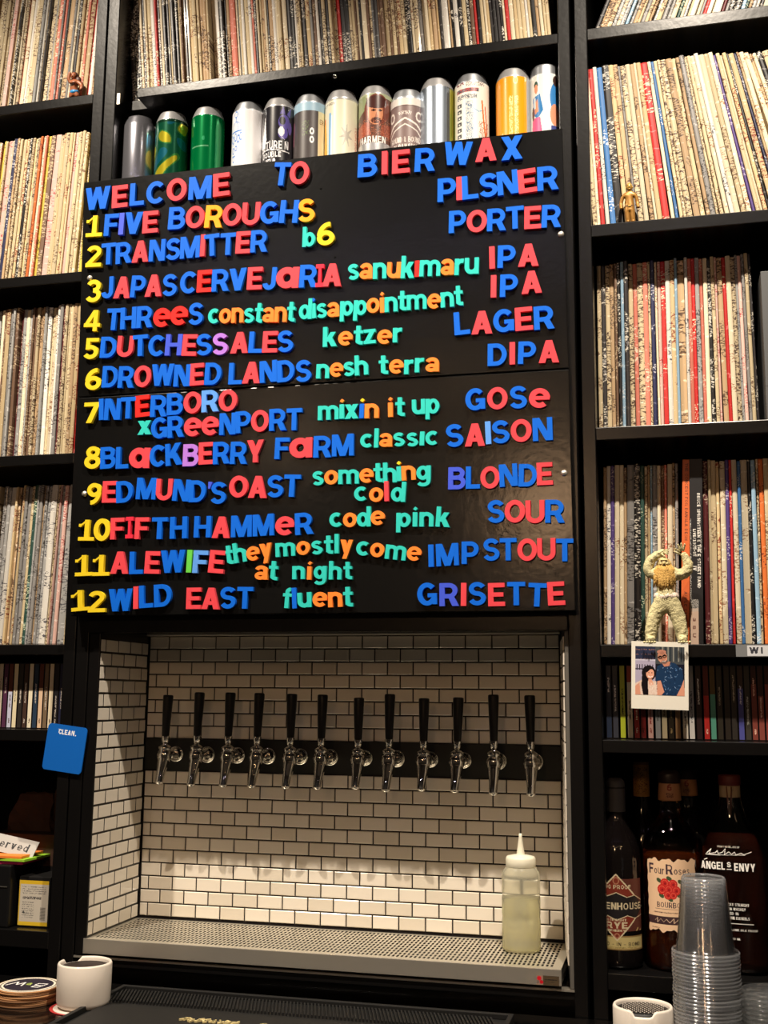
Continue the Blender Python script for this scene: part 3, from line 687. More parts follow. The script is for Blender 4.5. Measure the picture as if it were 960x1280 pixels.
# ------------------------------------------------------------------ magnetic letters
FOAM = {}
for k, (nm, c) in dict(B=('blue', (0, 96, 210)), V=('violet blue', (62, 84, 208)), U=('violet blue', (72, 92, 212)), R=('coral red', (216, 66, 76)), r=('bright red', (226, 36, 32)),
                       c=('crimson', (214, 40, 64)), Y=('yellow', (222, 194, 34)), A=('amber', (246, 158, 30)), O=('orange', (240, 128, 48)), T=('turquoise', (44, 190, 180)),
                       P=('lilac', (168, 112, 208)), K=('pale blue', (88, 148, 228)), G=('green', (96, 196, 72))).items():
    FOAM[k] = mat('foam_' + nm.replace(' ', '_') + k, c, .6, spec=.2, bump=.03, bscale=200); FOAM[k]['n'] = nm
WORDS = '''0|WELCOME|BRBBRBR|-0.1022|1.3406|0.2014|1.3414|0.0462
0|TO|BR|0.2868|1.3533|0.3580|1.3473|0.0457
0|BIER|BRRB|0.4536|1.3504|0.5993|1.3493|0.0454
0|WAX|BRB|0.6132|1.3571|0.7593|1.3525|0.0446
0|PILSNER|BRBBBRB|0.6044|1.2857|0.8221|1.2887|0.0448
1|1|Y|-0.0974|1.2849|-0.0624|1.2830|0.0432
1|FIVE|BUBR|-0.0586|1.2859|0.0556|1.2816|0.0445
1|BOROUGHS|BRARRBBA|0.0764|1.2853|0.3715|1.2726|0.0449
2|2|Y|-0.0952|1.2243|-0.0609|1.2223|0.0436
2|TRANSMITTER|BBRBBBRBBRB|-0.0610|1.2248|0.2795|1.2224|0.0435
2|b|T|0.3491|1.2234|0.3734|1.2220|0.0392
2|6|Y|0.3760|1.2230|0.4114|1.2205|0.0452
2|PORTER|BRBBRB|0.6249|1.2247|0.8247|1.2186|0.0420
3|3|Y|-0.0912|1.1512|-0.0571|1.1499|0.0456
3|JAPAS|BRBRB|-0.0574|1.1564|0.0996|1.1502|0.0435
3|CERVEJ@RIA|BrBBRBRBcR|0.1060|1.1545|0.4248|1.1424|0.0437
3|sanukimaru|TOTOTrTOTT|0.4373|1.1521|0.6786|1.1444|0.0424
3|IPA|RBR|0.6982|1.1516|0.7851|1.1500|0.0415
4|IPA|RBR|0.7001|1.0987|0.7905|1.1012|0.0411
4|4|Y|-0.0915|1.0950|-0.0575|1.0938|0.0419
4|THReeS|BBBrrB|-0.0444|1.0921|0.1549|1.0917|0.0430
4|constant|TOOTTOOT|0.1656|1.0901|0.3371|1.0813|0.0403
4|disappointment|TTTOTTOOTTTOTT|0.3452|1.0845|0.6511|1.0874|0.0393
4|LAGER|BRBRB|0.6356|1.0326|0.8111|1.0345|0.0422
5|5|Y|-0.0900|1.0382|-0.0570|1.0373|0.0415
5|DUTCHESS|BRBBVRBP|-0.0541|1.0395|0.2072|1.0276|0.0415
5|ALES|RBRB|0.2123|1.0295|0.3353|1.0243|0.0407
5|ketzer|TOTTOT|0.3922|1.0295|0.5414|1.0282|0.0375
5|DIPA|BRBR|0.6936|0.9741|0.8179|0.9740|0.0402
6|6|Y|-0.0831|0.9745|-0.0478|0.9737|0.0427
6|DROWNED|BBRBBRB|-0.0469|0.9783|0.1953|0.9701|0.0421
6|LANDS|BRBBB|0.2106|0.9700|0.3706|0.9663|0.0410
6|nesh|TOTT|0.3802|0.9717|0.4781|0.9709|0.0373
6|terra|TOTTO|0.4977|0.9704|0.6075|0.9702|0.0367
7|7|Y|-0.0813|0.9109|-0.0486|0.9105|0.0399
7|INTERBORO|BBBrBBRKR|-0.0489|0.9159|0.2295|0.9188|0.0415
7|mixin|TTTBO|0.3851|0.8934|0.4980|0.8920|0.0368
7|it|OT|0.5156|0.8928|0.5457|0.8938|0.0364
7|up|TT|0.5591|0.8938|0.6079|0.8948|0.0376
7|GOSe|BRBR|0.6544|0.8959|0.8000|0.8958|0.0398
7b|x|T|0.0322|0.8833|0.0592|0.8835|0.0370
7b|GReeNPORT|BBRRBBRBB|0.0596|0.8736|0.3547|0.8787|0.0408
8|8|Y|-0.0758|0.8224|-0.0415|0.8222|0.0432
8|BL@CKBERRY|BBRBBPRBBR|-0.0414|0.8207|0.2839|0.8199|0.0416
8|F@RM|BRBB|0.3042|0.8257|0.4528|0.8251|0.0397
8|classic|TTOTTTT|0.4648|0.8383|0.6055|0.8376|0.0347
8|SAISON|BRKBRB|0.6203|0.8319|0.8049|0.8374|0.0403
9|9|Y|-0.0671|0.7537|-0.0363|0.7542|0.0412
9|ED|RB|-0.0351|0.7549|0.0289|0.7565|0.0409
9|MUND'S|BRBBVB|0.0340|0.7609|0.2116|0.7460|0.0405
9|OAST|RRBB|0.2185|0.7575|0.3533|0.7536|0.0405
9|something|TOTOTTTOT|0.3768|0.7745|0.5924|0.7764|0.0360
9|BLONDE|VBRBBR|0.6235|0.7576|0.8041|0.7593|0.0390
9b|cold|TORT|0.4547|0.7429|0.5469|0.7405|0.0356
10|1|Y|-0.0803|0.6859|-0.0474|0.6857|0.0393
10|0|Y|-0.0490|0.6851|-0.0147|0.6853|0.0421
10|FIFTH|RcRBB|-0.0143|0.6872|0.1393|0.6841|0.0403
10|HAMMeR|BRBBRB|0.1525|0.6852|0.3800|0.6851|0.0393
10|code|TOTO|0.4113|0.6971|0.5113|0.6985|0.0356
10|pink|TTTT|0.5315|0.6944|0.6258|0.6932|0.0351
10|SOUR|BRRB|0.6905|0.6976|0.8223|0.6937|0.0392
11|1|Y|-0.0823|0.6192|-0.0471|0.6188|0.0389
11|1|Y|-0.0470|0.6187|-0.0129|0.6184|0.0388
11|ALEWIFE|RBRBGKR|-0.0110|0.6227|0.2125|0.6220|0.0413
11|they|TTOO|0.2163|0.6342|0.3056|0.6489|0.0361
11|mostly|TOTTTO|0.3111|0.6481|0.4536|0.6506|0.0343
11|come|TOTO|0.4588|0.6470|0.5754|0.6319|0.0349
11|IMP|BBB|0.5894|0.6240|0.6764|0.6271|0.0385
11|STOUT|BBRRB|0.6832|0.6325|0.8358|0.6300|0.0381
11b|at|OT|0.2725|0.6066|0.3146|0.6066|0.0358
11b|night|TOTTT|0.3430|0.6068|0.4531|0.6050|0.0325
12|1|Y|-0.0860|0.5538|-0.0500|0.5535|0.0385
12|2|Y|-0.0533|0.5535|-0.0176|0.5527|0.0392
12|WILD|BRBB|-0.0112|0.5538|0.1144|0.5627|0.0410
12|EAST|RRBB|0.1427|0.5552|0.2693|0.5574|0.0387
12|fluent|TBTOOT|0.3253|0.5565|0.4552|0.5575|0.0365
12|GRISETTE|BVRBRBBR|0.5700|0.5576|0.8213|0.5548|0.0393'''
GM = {}
def glyph(ch):
    if ch not in GM: GM[ch] = glyph_mesh(ch)
    return GM[ch]
def item(ln): return 'the heading line' if ln == '0' else ('lower line of item %s' % CARD_[int(ln[:-1])] if ln.endswith('b') else 'item %s' % CARD_[int(ln)])
wcount = {}
numseen = {}
for row in WORDS.strip().splitlines():
    ln, t, cs, xa, za, xb, zb, h = row.split('|')
    xa, za, xb, zb, h = map(float, (xa, za, xb, zb, h))
    isnum = t.isdigit() and t != '6' or (t == '6' and ln == '6')
    if not isnum: wcount[ln] = wcount.get(ln, 0) + 1
    wi = wcount.get(ln, 0)
    L_ = sqrt((xb - xa) ** 2 + (zb - za) ** 2); ang = math.atan2(zb - za, xb - xa)
    mixed = any(q.isupper() or q == '@' for q in t)
    gw = lambda k: G[k][0] * (1.28 if (mixed and k in 'e@') else 1.0)
    wid = sum(gw(k) for k in t); n = len(t)
    sx = h * (1.10 if not t.islower() else 1.13)
    gap = (L_ - wid * sx) / (n - 1) if n > 1 else 0
    mn = .0005
    if gap < mn: gap = mn; sx = (L_ - gap * (n - 1)) / wid
    if n == 1: sx = L_ / wid
    cur = 0; dir_ = Vector((cos(ang), sin(ang)))
    for j, (ch, k) in enumerate(zip(t, cs)):
        w = gw(ch)
        px, pz = xa + dir_.x * cur, za + dir_.y * cur
        cur += w * sx + gap
        big = ch in '@e' and not t.islower() and any(q.isupper() for q in t)
        hh = h * (1.22 if big else 1.0); 
        gch = '|' if (ch == 'I' and k == 'c') else ch
        ssx = sx * w / G[ch][0] * (G[ch][0] / G[gch][0] if gch != ch else 1) * (1.6 if gch == '|' else 1)
        if gch == '|': px -= w * sx * .3
        me = glyph(gch)
        jr = random.gauss(0, .03); jz = random.gauss(0, .0006)
        o = link('magnetic_number' if isnum else 'magnetic_letter', me, None, (px, -.0300, pz + jz), (0, -(ang * .8) + jr, 0), (ssx, .0066 + random.uniform(-.0003, .0006), hh))
        o.material_slots[0].link = 'OBJECT'; o.material_slots[0].material = FOAM[k]
        cn = FOAM[k]['n']
        if isnum:
            if ln in ('10', '11', '12'):
                numseen[ln] = numseen.get(ln, 0) + 1
                lab = 'yellow magnetic digit %s, %s digit of the number %s at the left edge' % (CARD_[int(ch)], ordn(numseen[ln]), CARD_[int(ln)])
            else: lab = 'yellow magnetic digit %s at the left edge of the menu board' % CARD_[int(ch)]
            tagp(o, lab, 'number', 'magnetic numbers down the left of the menu')
        else:
            nm = {'@': 'a', "'": 'apostrophe', '|': 'I'}.get(ch, ch)
            what = 'apostrophe' if ch == "'" else ('digit six' if ch == '6' else ('capital %s' % nm if nm.isupper() else 'small %s' % nm))
            if n == 1: lab = '%s magnetic %s, the single character as %s word of %s' % (cn, what, ordn(wi), item(ln))
            else: lab = '%s magnetic %s, %s in the %s word of %s' % (cn, what, ordn(j + 1), ordn(wi), item(ln))
            tagp(o, lab, 'letter', 'magnetic letters on the menu board')
            if ch == 'i' and not (t == 'sanukimaru' or t == 'classic'):
                dk = 'B' if (t == 'disappointment' and j == 1) else ('O' if (t, j) in (('mixin', 1), ('disappointment', 7), ('it', 0), ('night', 1)) else 'Y' if t in ('mixin', 'something') else k)
                d = MB().add([(0.01, 0, .88), (.12, 0, .80), (.22, 0, .91), (.11, 0, 1.0), (0.01, -1, .88), (.12, -1, .80), (.22, -1, .91), (.11, -1, 1.0)],
                             [(3, 2, 1, 0), (4, 5, 6, 7), (0, 1, 5, 4), (1, 2, 6, 5), (2, 3, 7, 6), (3, 0, 4, 7)]).build('letter_dot', FOAM[dk], o)
                if dk != k: d['label'] = FOAM[dk]['n'] + ' dot of a different colour'

# ------------------------------------------------------------------ records
PAL = [  # words, base, print, threshold, density, rough, coat
 ('cream', (210, 192, 154), (120, 92, 70), .52, .55, .6, 0), ('pale cream', (226, 213, 184), (160, 120, 90), .56, .56, .6, 0), ('tan', (190, 160, 122), (90, 66, 48), .5, .52, .6, 0),
 ('sandy', (208, 184, 140), (140, 66, 46), .53, .54, .6, 0), ('brown', (112, 84, 64), (206, 186, 150), .5, .56, .55, 0), ('black', (28, 26, 27), (226, 220, 206), .5, .56, .4, .2),
 ('dark charcoal', (50, 47, 48), (210, 204, 190), .52, .55, .4, .2), ('grey', (136, 134, 132), (60, 58, 58), .52, .55, .45, .3), ('silver grey', (172, 172, 170), (90, 90, 96), .5, .55, .35, .5),
 ('white', (226, 222, 213), (90, 88, 96), .55, .57, .5, .2), ('red', (196, 40, 38), (240, 220, 190), .56, .57, .5, .2), ('coral', (222, 128, 108), (250, 226, 200), .54, .56, .55, 0),
 ('yellow', (226, 204, 84), (90, 84, 40), .53, .55, .5, .1), ('blue', (58, 112, 172), (226, 230, 238), .56, .56, .5, .2), ('navy', (42, 46, 84), (206, 206, 216), .53, .56, .45, .2),
 ('dark green', (38, 70, 62), (196, 206, 176), .53, .56, .5, .1), ('light blue', (150, 186, 212), (236, 240, 244), .54, .56, .5, .2), ('purple', (86, 66, 134), (214, 206, 226), .53, .56, .5, .2),
 ('orange', (222, 116, 52), (120, 40, 20), .56, .57, .55, 0), ('pale pink', (232, 190, 178), (190, 90, 90), .53, .56, .5, .1), ('maroon', (98, 32, 36), (220, 196, 170), .54, .56, .5, .1),
 ('black and white speckled', (40, 38, 38), (232, 228, 216), .42, .53, .4, .2), ('brown and cream speckled', (206, 188, 152), (84, 62, 50), .42, .54, .5, .1), ('olive', (132, 124, 66), (40, 40, 30), .5, .55, .55, 0)]
PN = [p[0] for p in PAL]
SPM = [spine_mat('sleeve_' + p[0].replace(' ', '_'), p[1], p[2], p[3], p[4], p[5], p[6]) for p in PAL]
def sleeve_me(m):
    """unit-thick LP sleeve standing on its edge: spine to -y with softened long edges, small dents at the corners"""
    H = .315; c = .30; d = .0010
    pr = [(-.5, d), (-.5 + c, 0), (.5 - c, 0), (.5, d), (.5, H), (-.5, H)]
    vs = []; fs = []
    lv = [(0, .0012), (.0035, 0), (.312, 0), (H, .0014)]
    for z, ins in lv:
        for x, y in pr: vs.append((x, y + (ins if y < .01 else 0), z))
    n = 6
    for i in range(3):
        for k in range(n): fs.append((i * n + k, i * n + (k + 1) % n, (i + 1) * n + (k + 1) % n, (i + 1) * n + k))
    fs.append(tuple(reversed(range(n)))); fs.append(tuple(3 * n + k for k in range(n)))
    return mesh('record_sleeve', vs, fs, m)
SLM = [sleeve_me(m) for m in SPM]
SPM2 = [spine_mat('packed_sleeve_' + p[0].replace(' ', '_'), p[1], p[2], p[3], p[4], p[5], p[6], False) for p in PAL]
W_ = {
 'R1': dict(cream=22, sandy=12, tan=10, brown=3, black=2, white=6, red=1, coral=1, blue=1, navy=1, grey=2) | {'pale cream': 20, 'brown and cream speckled': 4, 'light blue': 3, 'pale pink': 2, 'purple': 2, 'maroon': 2, 'dark charcoal': 3},
 'R2': dict(cream=14, tan=9, brown=6, grey=9, red=3, white=4, coral=3, navy=5, sandy=6) | {'pale cream': 8, 'silver grey': 4, 'brown and cream speckled': 5, 'black and white speckled': 5, 'dark charcoal': 4, 'pale pink': 3, 'light blue': 3},
 'R3': dict(cream=12, tan=8, brown=8, grey=4, red=3, white=6, navy=3, sandy=6, purple=3, orange=2, black=4) | {'pale cream': 8, 'brown and cream speckled': 5, 'black and white speckled': 5, 'dark charcoal': 4, 'light blue': 2, 'dark green': 2, 'maroon': 4},
 'L0': dict(cream=10, coral=7, grey=6, white=6, red=3, sandy=6, tan=4, blue=1) | {'pale cream': 10, 'pale pink': 8, 'black and white speckled': 6, 'dark charcoal': 4, 'brown and cream speckled': 5, 'silver grey': 4},
 'L1': dict(cream=12, yellow=7, coral=4, sandy=8, white=5, tan=5, orange=1, olive=2, navy=1) | {'pale cream': 14, 'pale pink': 7, 'brown and cream speckled': 6, 'light blue': 2, 'black and white speckled': 3},
 'L2': dict(cream=10, tan=9, brown=6, grey=9, white=4, sandy=6, red=1) | {'pale cream': 6, 'silver grey': 8, 'dark charcoal': 4, 'brown and cream speckled': 6, 'maroon': 3, 'dark green': 2},
 'L3': dict(cream=8, tan=6, grey=9, white=6, sandy=5, red=1, blue=1) | {'pale cream': 6, 'silver grey': 10, 'pale pink': 3, 'brown and cream speckled': 5, 'dark green': 2, 'black and white speckled': 3},
 'M': dict(cream=16, black=14, tan=8, brown=5, white=6, red=2, grey=4, sandy=8) | {'pale cream': 14, 'dark charcoal': 9, 'brown and cream speckled': 4, 'black and white speckled': 7, 'purple': 1, 'coral': 2, 'light blue': 1},
 'R0': dict(cream=10, tan=6, grey=6, red=3, white=6, black=5) | {'pale cream': 8, 'light blue': 3, 'dark green': 3, 'dark charcoal': 5, 'olive': 2, 'maroon': 2, 'silver grey': 4}}
def row(key, x0, x1, z, lean, yb, name, special=(), single=lambda i, x: True, tmin=.0036, tmax=.0080, dest=None):
    """stand sleeves side by side from x0; lean(x) in degrees, + = top to the right"""
    x = x0; go = 0; gn = 0; out = []; keys = list(W_[key]); wts = list(W_[key].values()); sp = sorted(special); prev = None
    while x < x1:
        t = random.uniform(tmin, tmax) if random.random() > .10 else random.uniform(tmax, tmax * 1.5)
        c = random.choices(keys, wts)[0]
        if c == prev and random.random() < .6: c = random.choices(keys, wts)[0]
        if sp and x >= sp[0][0]:
            s_ = sp.pop(0); c = s_[1]; t = s_[2]
        prev = c
        a = lean(x) + random.gauss(0, .12)
        if out:
            da = radians(out[-1][3] - a)         # opening towards the right when positive
            x += max(0, .315 * da) * .98
        if gn <= 0: gn = random.randint(4, 11); go = random.uniform(-.007, .013)
        gn -= 1
        w = t / cos(radians(a))
        if x + w > x1: break
        out.append((x, t, c, a, max(.006, yb + random.gauss(0, .0020) + go * (1.0 if yb > .03 else .35))))
        x += w + random.uniform(0.0001, .0006)
    n = len(out); stuff, used = dest or (MB(), [])
    for i, (x, t, c, a, y) in enumerate(out):
        ar = radians(a); mi = PN.index(c)
        # pivot on the lower corner
        if a >= 0: px, pz = x + t * cos(ar) / 1 - (t / 2) * cos(ar), z + (t / 2) * sin(ar) + t * 0
        else: px, pz = x + (t / 2) * cos(ar), z - (t / 2) * sin(ar)
        if a >= 0: pz = z + (t / 2) * sin(ar)
        hs = random.gauss(1, .004)
        if single(i, x):
            o = link('record_sleeve', SLM[mi], None, (px, y, pz + .0002), (0, ar, 0), (t, 1, hs))
            tagp(o, '%s record sleeve, %s %s' % (c, ordn(i + 1), name), 'record', 'record sleeves ' + name)
        else:
            if mi not in used: used.append(mi)
            mt = Matrix.Translation((px, y, pz + .0002)) @ Matrix.Rotation(ar, 4, 'Y') @ Matrix.Diagonal((t, 1, hs, 1))
            stuff.add([v.co[:] for v in SLM[mi].vertices], [tuple(p.vertices) for p in SLM[mi].polygons], used.index(mi), False, mt)
    return out, stuff, used
rng1 = lambda x: -3.0 - 9.5 * max(0, (x - .885) / .33) ** 1.1
CNT = 0
out, _, _ = row('R1', .8775, 1.215, 1.2324, rng1, .022, 'from left on gold figure shelf', special=[(.8870, 'red', .0075), (.9090, 'black', .012), (1.012, 'blue', .0050)]); CNT += len(out)
out, _, _ = row('R2', .8775, 1.1565, .8638, lambda x: .2 - 1.2 * max(0, (x - 1.05) / .1), .058, 'from left on shelf below gold figure',
    special=[(.8790, 'dark charcoal', .007), (.9120, 'black', .005), (1.0090, 'light blue', .0045), (1.0190, 'white', .005), (1.0240, 'coral', .006), (1.0330, 'red', .006), (1.0930, 'red', .006)]); CNT += len(out)
e = tagp(MB().box(1.1570, 1.2350, .012, .31, 0, .262, ch=.001).build('record_box', mat('slate_box', (86, 88, 90), .5), None, (0, 0, .8638)), 'slate grey record box set at the right end below the gold figure', 'box set')
cv = Canvas(20, 60, (86, 88, 90)); cv.ell(9, 24, 5, 5, (180, 176, 168)); cv.ell(9, 24, 3, 3, (86, 88, 90))
link('box_print', cv.mesh('box_print', lambda u, v: (1.1575 + .03 * u, .0117, .09 * v + .06), vcmat('printed_card', .5)), e)
a1, _, _ = row('R3', .8775, 1.0040, .4924, lambda x: 1.2, .062, 'from left on furry figure shelf', special=[(.885, 'purple', .006), (.9255, 'black', .010), (.940, 'dark green', .006), (.955, 'light blue', .003), (.975, 'coral', .004)])
a2, _, _ = row('R3', 1.0465, 1.170, .4924, lambda x: 1.0 - 1.5 * (x - 1.05) / .2, .060, 'right of the black box set', special=[(1.0680, 'pale cream', .008), (1.0850, 'red', .004), (1.102, 'blue', .005), (1.118, 'black', .005), (1.138, 'orange', .007)])
CNT += len(a1) + len(a2)
leanL = lambda d: (lambda x: d)
b0, _, _ = row('L0', -.380, -.1250, 1.6109, lambda x: 4.0 - (x + .4) * 3, .030, 'from left on brown figure shelf', special=[(-.1920, 'dark charcoal', .006), (-.1700, 'coral', .005), (-.1630, 'sandy', .009), (-.150, 'white', .007), (-.1350, 'orange', .006)])
b1, _, _ = row('L1', -.352, -.1240, 1.2324, lambda x: 3.6 - (x + .4) * 2, .028, 'from left on second left shelf', special=[(-.2480, 'brown', .009), (-.150, 'yellow', .006), (-.137, 'tan', .010)])
b2, _, _ = row('L2', -.322, -.1225, .8638, lambda x: .8, .034, 'from left on third left shelf', special=[(-.1330, 'silver grey', .009)])
b3, _, _ = row('L3', -.305, -.1260, .4952, lambda x: 2.2, .034, 'from left on fourth left shelf', special=[(-.2080, 'silver grey', .006), (-.2000, 'white', .012), (-.1700, 'pale pink', .007), (-.1620, 'silver grey', .014), (-.1450, 'blue', .0070), (-.1360, 'dark charcoal', .005)])
CNT += len(b0) + len(b1) + len(b2) + len(b3)
left = 300 - CNT
print('single records so far', CNT)
leanM = lambda x: -5.2 + .8 * x
st = MB(); us = []
om, _, _ = row('M', -.0560, .8190 - .012, 1.6102, leanM, .052, 'on the shelf above the cans', single=lambda i, x: i >= 10000, dest=(st, us))
nM = len(om); print('middle', nM)
# the right end of the middle row singly, the rest and what runs on beyond the frame in one object
row('R0', .8850, 1.30, 1.6137, lambda x: 20 + 2 * sin(x * 9), .020, '', single=lambda i, x: False, dest=(st, us))
row('R1', 1.2250, 1.50, 1.2324, lambda x: -14.5, .022, '', single=lambda i, x: False, dest=(st, us))
row('R2', 1.2450, 1.50, .8638, lambda x: .1, .054, '', single=lambda i, x: False, dest=(st, us))
row('R3', 1.1760, 1.50, .4924, lambda x: -.6, .037, '', single=lambda i, x: False, dest=(st, us))
row('L0', -.605, -.385, 1.6109, lambda x: 3.9, .030, '', single=lambda i, x: False, dest=(st, us))
row('L1', -.605, -.357, 1.2324, lambda x: 3.5, .028, '', single=lambda i, x: False, dest=(st, us))
row('L2', -.605, -.327, .8638, lambda x: .8, .034, '', single=lambda i, x: False, dest=(st, us))
row('L3', -.605, -.310, .4952, lambda x: 2.2, .034, '', single=lambda i, x: False, dest=(st, us))
o = st.build('record_sleeves', [SPM2[i] for i in us]); tagp(o, 'densely packed record sleeves filling the middle top shelf and the top right shelf', 'records', 'packed record sleeves', 'stuff')

# two thick box sets with printed spines
def boxset(nm, lab, x, t, a, c, y, cv):
    e = tagp(empty(nm, (x + t / 2, y, .4926), (0, radians(a), 0)), lab, 'box set')
    MB().box(-t / 2, t / 2, 0, .31, 0.0003, .318, ch=.0009).build('slipcase', c, e)
    link('spine_print', cv.mesh('spine_print', lambda u, v: (-t / 2 + .0007 + (t - .0014) * u, -.0003, .001 + .316 * v), vcmat('printed_card', .5)), e)
    return e
cv = Canvas(22, 460, (214, 104, 52))
dk = (120, 58, 38)
cv.poly([(0, 330), (22, 300), (22, 460), (0, 460)], (206, 98, 50))
cv.text('THE CONCERT FOR BANGLA DESH', 7, 8, 9, dk, width=195, ang=pi / 2, thin=.4)
cv.text('APPLE STEREO', 7, 330, 9, dk, width=88, ang=pi / 2, thin=.4)
boxset('record_box', 'orange record box set with a printed spine behind the furry toy figure', 1.0055, .0135, 2.3, mat('orange_card', (214, 104, 52), .6), .045, cv)
cv = Canvas(34, 460, (26, 25, 28)); wt = (226, 222, 214)
cv.rect(0, 372, 22, 460, (206, 180, 160)); cv.speck(0, 350, 22, 380, (190, 186, 180), .5); cv.speck(0, 150, 3, 350, (200, 198, 190), .4)
cv.text('BRUCE SPRINGSTEEN & THE E STREET BAND', 20, 86, 8.5, wt, width=236, ang=pi / 2, thin=.35)
cv.text('LIVE/1975-85', 8, 176, 8.5, wt, width=68, ang=pi / 2, thin=.35)
cv.text('IV', 8, 268, 10, wt, ang=pi / 2); cv.speck(28, 180, 32, 235, (180, 176, 170), .45)
cv.text('3 S U', 6, 395, 8, (110, 70, 60), width=48, ang=pi / 2)
boxset('record_box', 'black and grey record box set with white lettering beside the orange one', 1.0205, .0215, 1.6, mat('black_card', (26, 25, 28), .5), .042, cv)

# ------------------------------------------------------------------ CDs
def cd_case(x, t, z, c, ink, top, lab, grp, y=.052, h=.1245):
    e = tagp(empty('cd_case', (x + t / 2, y, z)), lab, 'CD', grp)
    MB().box(-t / 2, t / 2, .0, .141, 0, h, ch=.0005).build('case', CDB, e)
    cv = Canvas(9, 100, c)
    if top: cv.rect(0, 0, 9, random.randint(22, 44), top)
    if random.random() < .8:
        y0_ = random.randint(12, 50); cv.speck(3, y0_, 5.9, y0_ + random.randint(20, 44), ink, .62)
    if random.random() < .5: cv.speck(3, 86, 6, 93, ink, .7)
    link('spine_card', cv.mesh('spine_card', lambda u, v: (-t / 2 + .0012 + (t - .0024) * u, -.0003, .002 + (h - .004) * v), vcmat('printed_gloss', .25, .6)), e)
CDB = mat('cd_case_plastic', (26, 22, 22), .15, spec=.5)
RC = [((40, 50, 70), (230, 230, 235), None, 'dark blue'), ((60, 62, 72), (220, 220, 220), None, 'slate'), ((176, 186, 52), (60, 70, 30), None, 'lime green'), ((206, 200, 178), (90, 80, 70), (150, 50, 36), 'cream with red top'),
      ((150, 34, 34), (220, 200, 180), (140, 122, 84), 'red with tan top'), ((104, 26, 26), (60, 20, 20), None, 'dark red'), ((214, 170, 160), (150, 40, 40), None, 'pink'), ((150, 152, 154), (60, 60, 60), None, 'grey'),
      ((198, 184, 150), (90, 70, 50), None, 'cream'), ((46, 40, 30), (150, 130, 90), None, 'dark olive'), ((150, 116, 80), (60, 40, 30), None, 'tan'), ((214, 208, 192), (60, 60, 60), None, 'off-white'),
      ((206, 204, 200), (70, 70, 80), None, 'pale grey'), ((48, 34, 34), (220, 216, 210), None, 'blackish'), ((176, 44, 40), (226, 190, 170), (96, 28, 26), 'bright red'), ((86, 150, 130), (220, 230, 210), (92, 74, 40), 'green with brown top'),
      ((52, 48, 40), (150, 140, 120), None, 'charcoal'), ((48, 42, 36), (140, 120, 100), None, 'dark brown'), ((54, 50, 46), (170, 160, 140), None, 'dark grey'), ((74, 76, 140), (210, 210, 230), (60, 44, 38), 'violet blue'),
      ((60, 56, 50), (170, 170, 160), None, 'dark taupe'), ((120, 60, 52), (226, 180, 160), (60, 30, 26), 'rust'), ((128, 66, 58), (230, 190, 170), (58, 30, 26), 'brick'), ((132, 62, 54), (230, 200, 180), (60, 28, 24), 'russet'),
      ((34, 28, 28), (120, 110, 100), None, 'black'), ((200, 96, 64), (240, 226, 206), (70, 40, 30), 'orange'), ((150, 60, 40), (230, 210, 190), None, 'burnt orange'), ((60, 56, 70), (200, 200, 210), None, 'dark violet'),
      ((180, 170, 140), (80, 70, 60), None, 'beige'), ((90, 30, 30), (200, 180, 160), None, 'wine red'), ((70, 80, 60), (180, 190, 160), None, 'moss')]
x = .8785
for i, (c, ink, tp_, nm) in enumerate(RC):
    t = .0104
    cd_case(x, t, .3362, c, ink, tp_, '%s CD case, %s from left under the furry toy figure' % (nm, ordn(i + 1)), 'CDs on the shelf under the furry toy figure')
    x += t + random.choice([.0002, .0005, .0016])
LC = [((84, 48, 74), 'plum'), ((196, 200, 222), 'pale blue'), ((226, 214, 180), 'cream'), ((52, 48, 44), 'charcoal'), ((70, 52, 44), 'dark brown'), ((232, 222, 196), 'pale cream'), ((44, 60, 80), 'steel blue'), ((222, 190, 160), 'peach'), ((120, 100, 78), 'taupe'),
      ((224, 210, 182), 'ivory'), ((40, 38, 42), 'black'), ((42, 44, 70), 'navy'), ((196, 152, 60), 'ochre with red top')]
x = -.2640
for i, (c, nm) in enumerate(LC):
    t = .0104
    cd_case(x, t, .3372, c, (200, 190, 180) if sum(c) < 300 else (90, 70, 60), (150, 40, 40) if 'ochre' in nm else ((96, 52, 40) if i in (1, 7) else None), '%s CD case, %s from left on small shelf left of niche' % (nm, ordn(i + 1)), 'CDs on the small left shelf', .036)
    x += t + .0005
x = -.2640 - .0110
for i in range(4):
    cd_case(x, .0104, .3372, random.choice([(200, 190, 170), (60, 40, 40), (120, 60, 50)]), (150, 140, 130), None, 'dull CD case, %s beyond the plum one at the left frame edge' % ordn(i + 1), 'CDs on the small left shelf', .036); x -= .0109

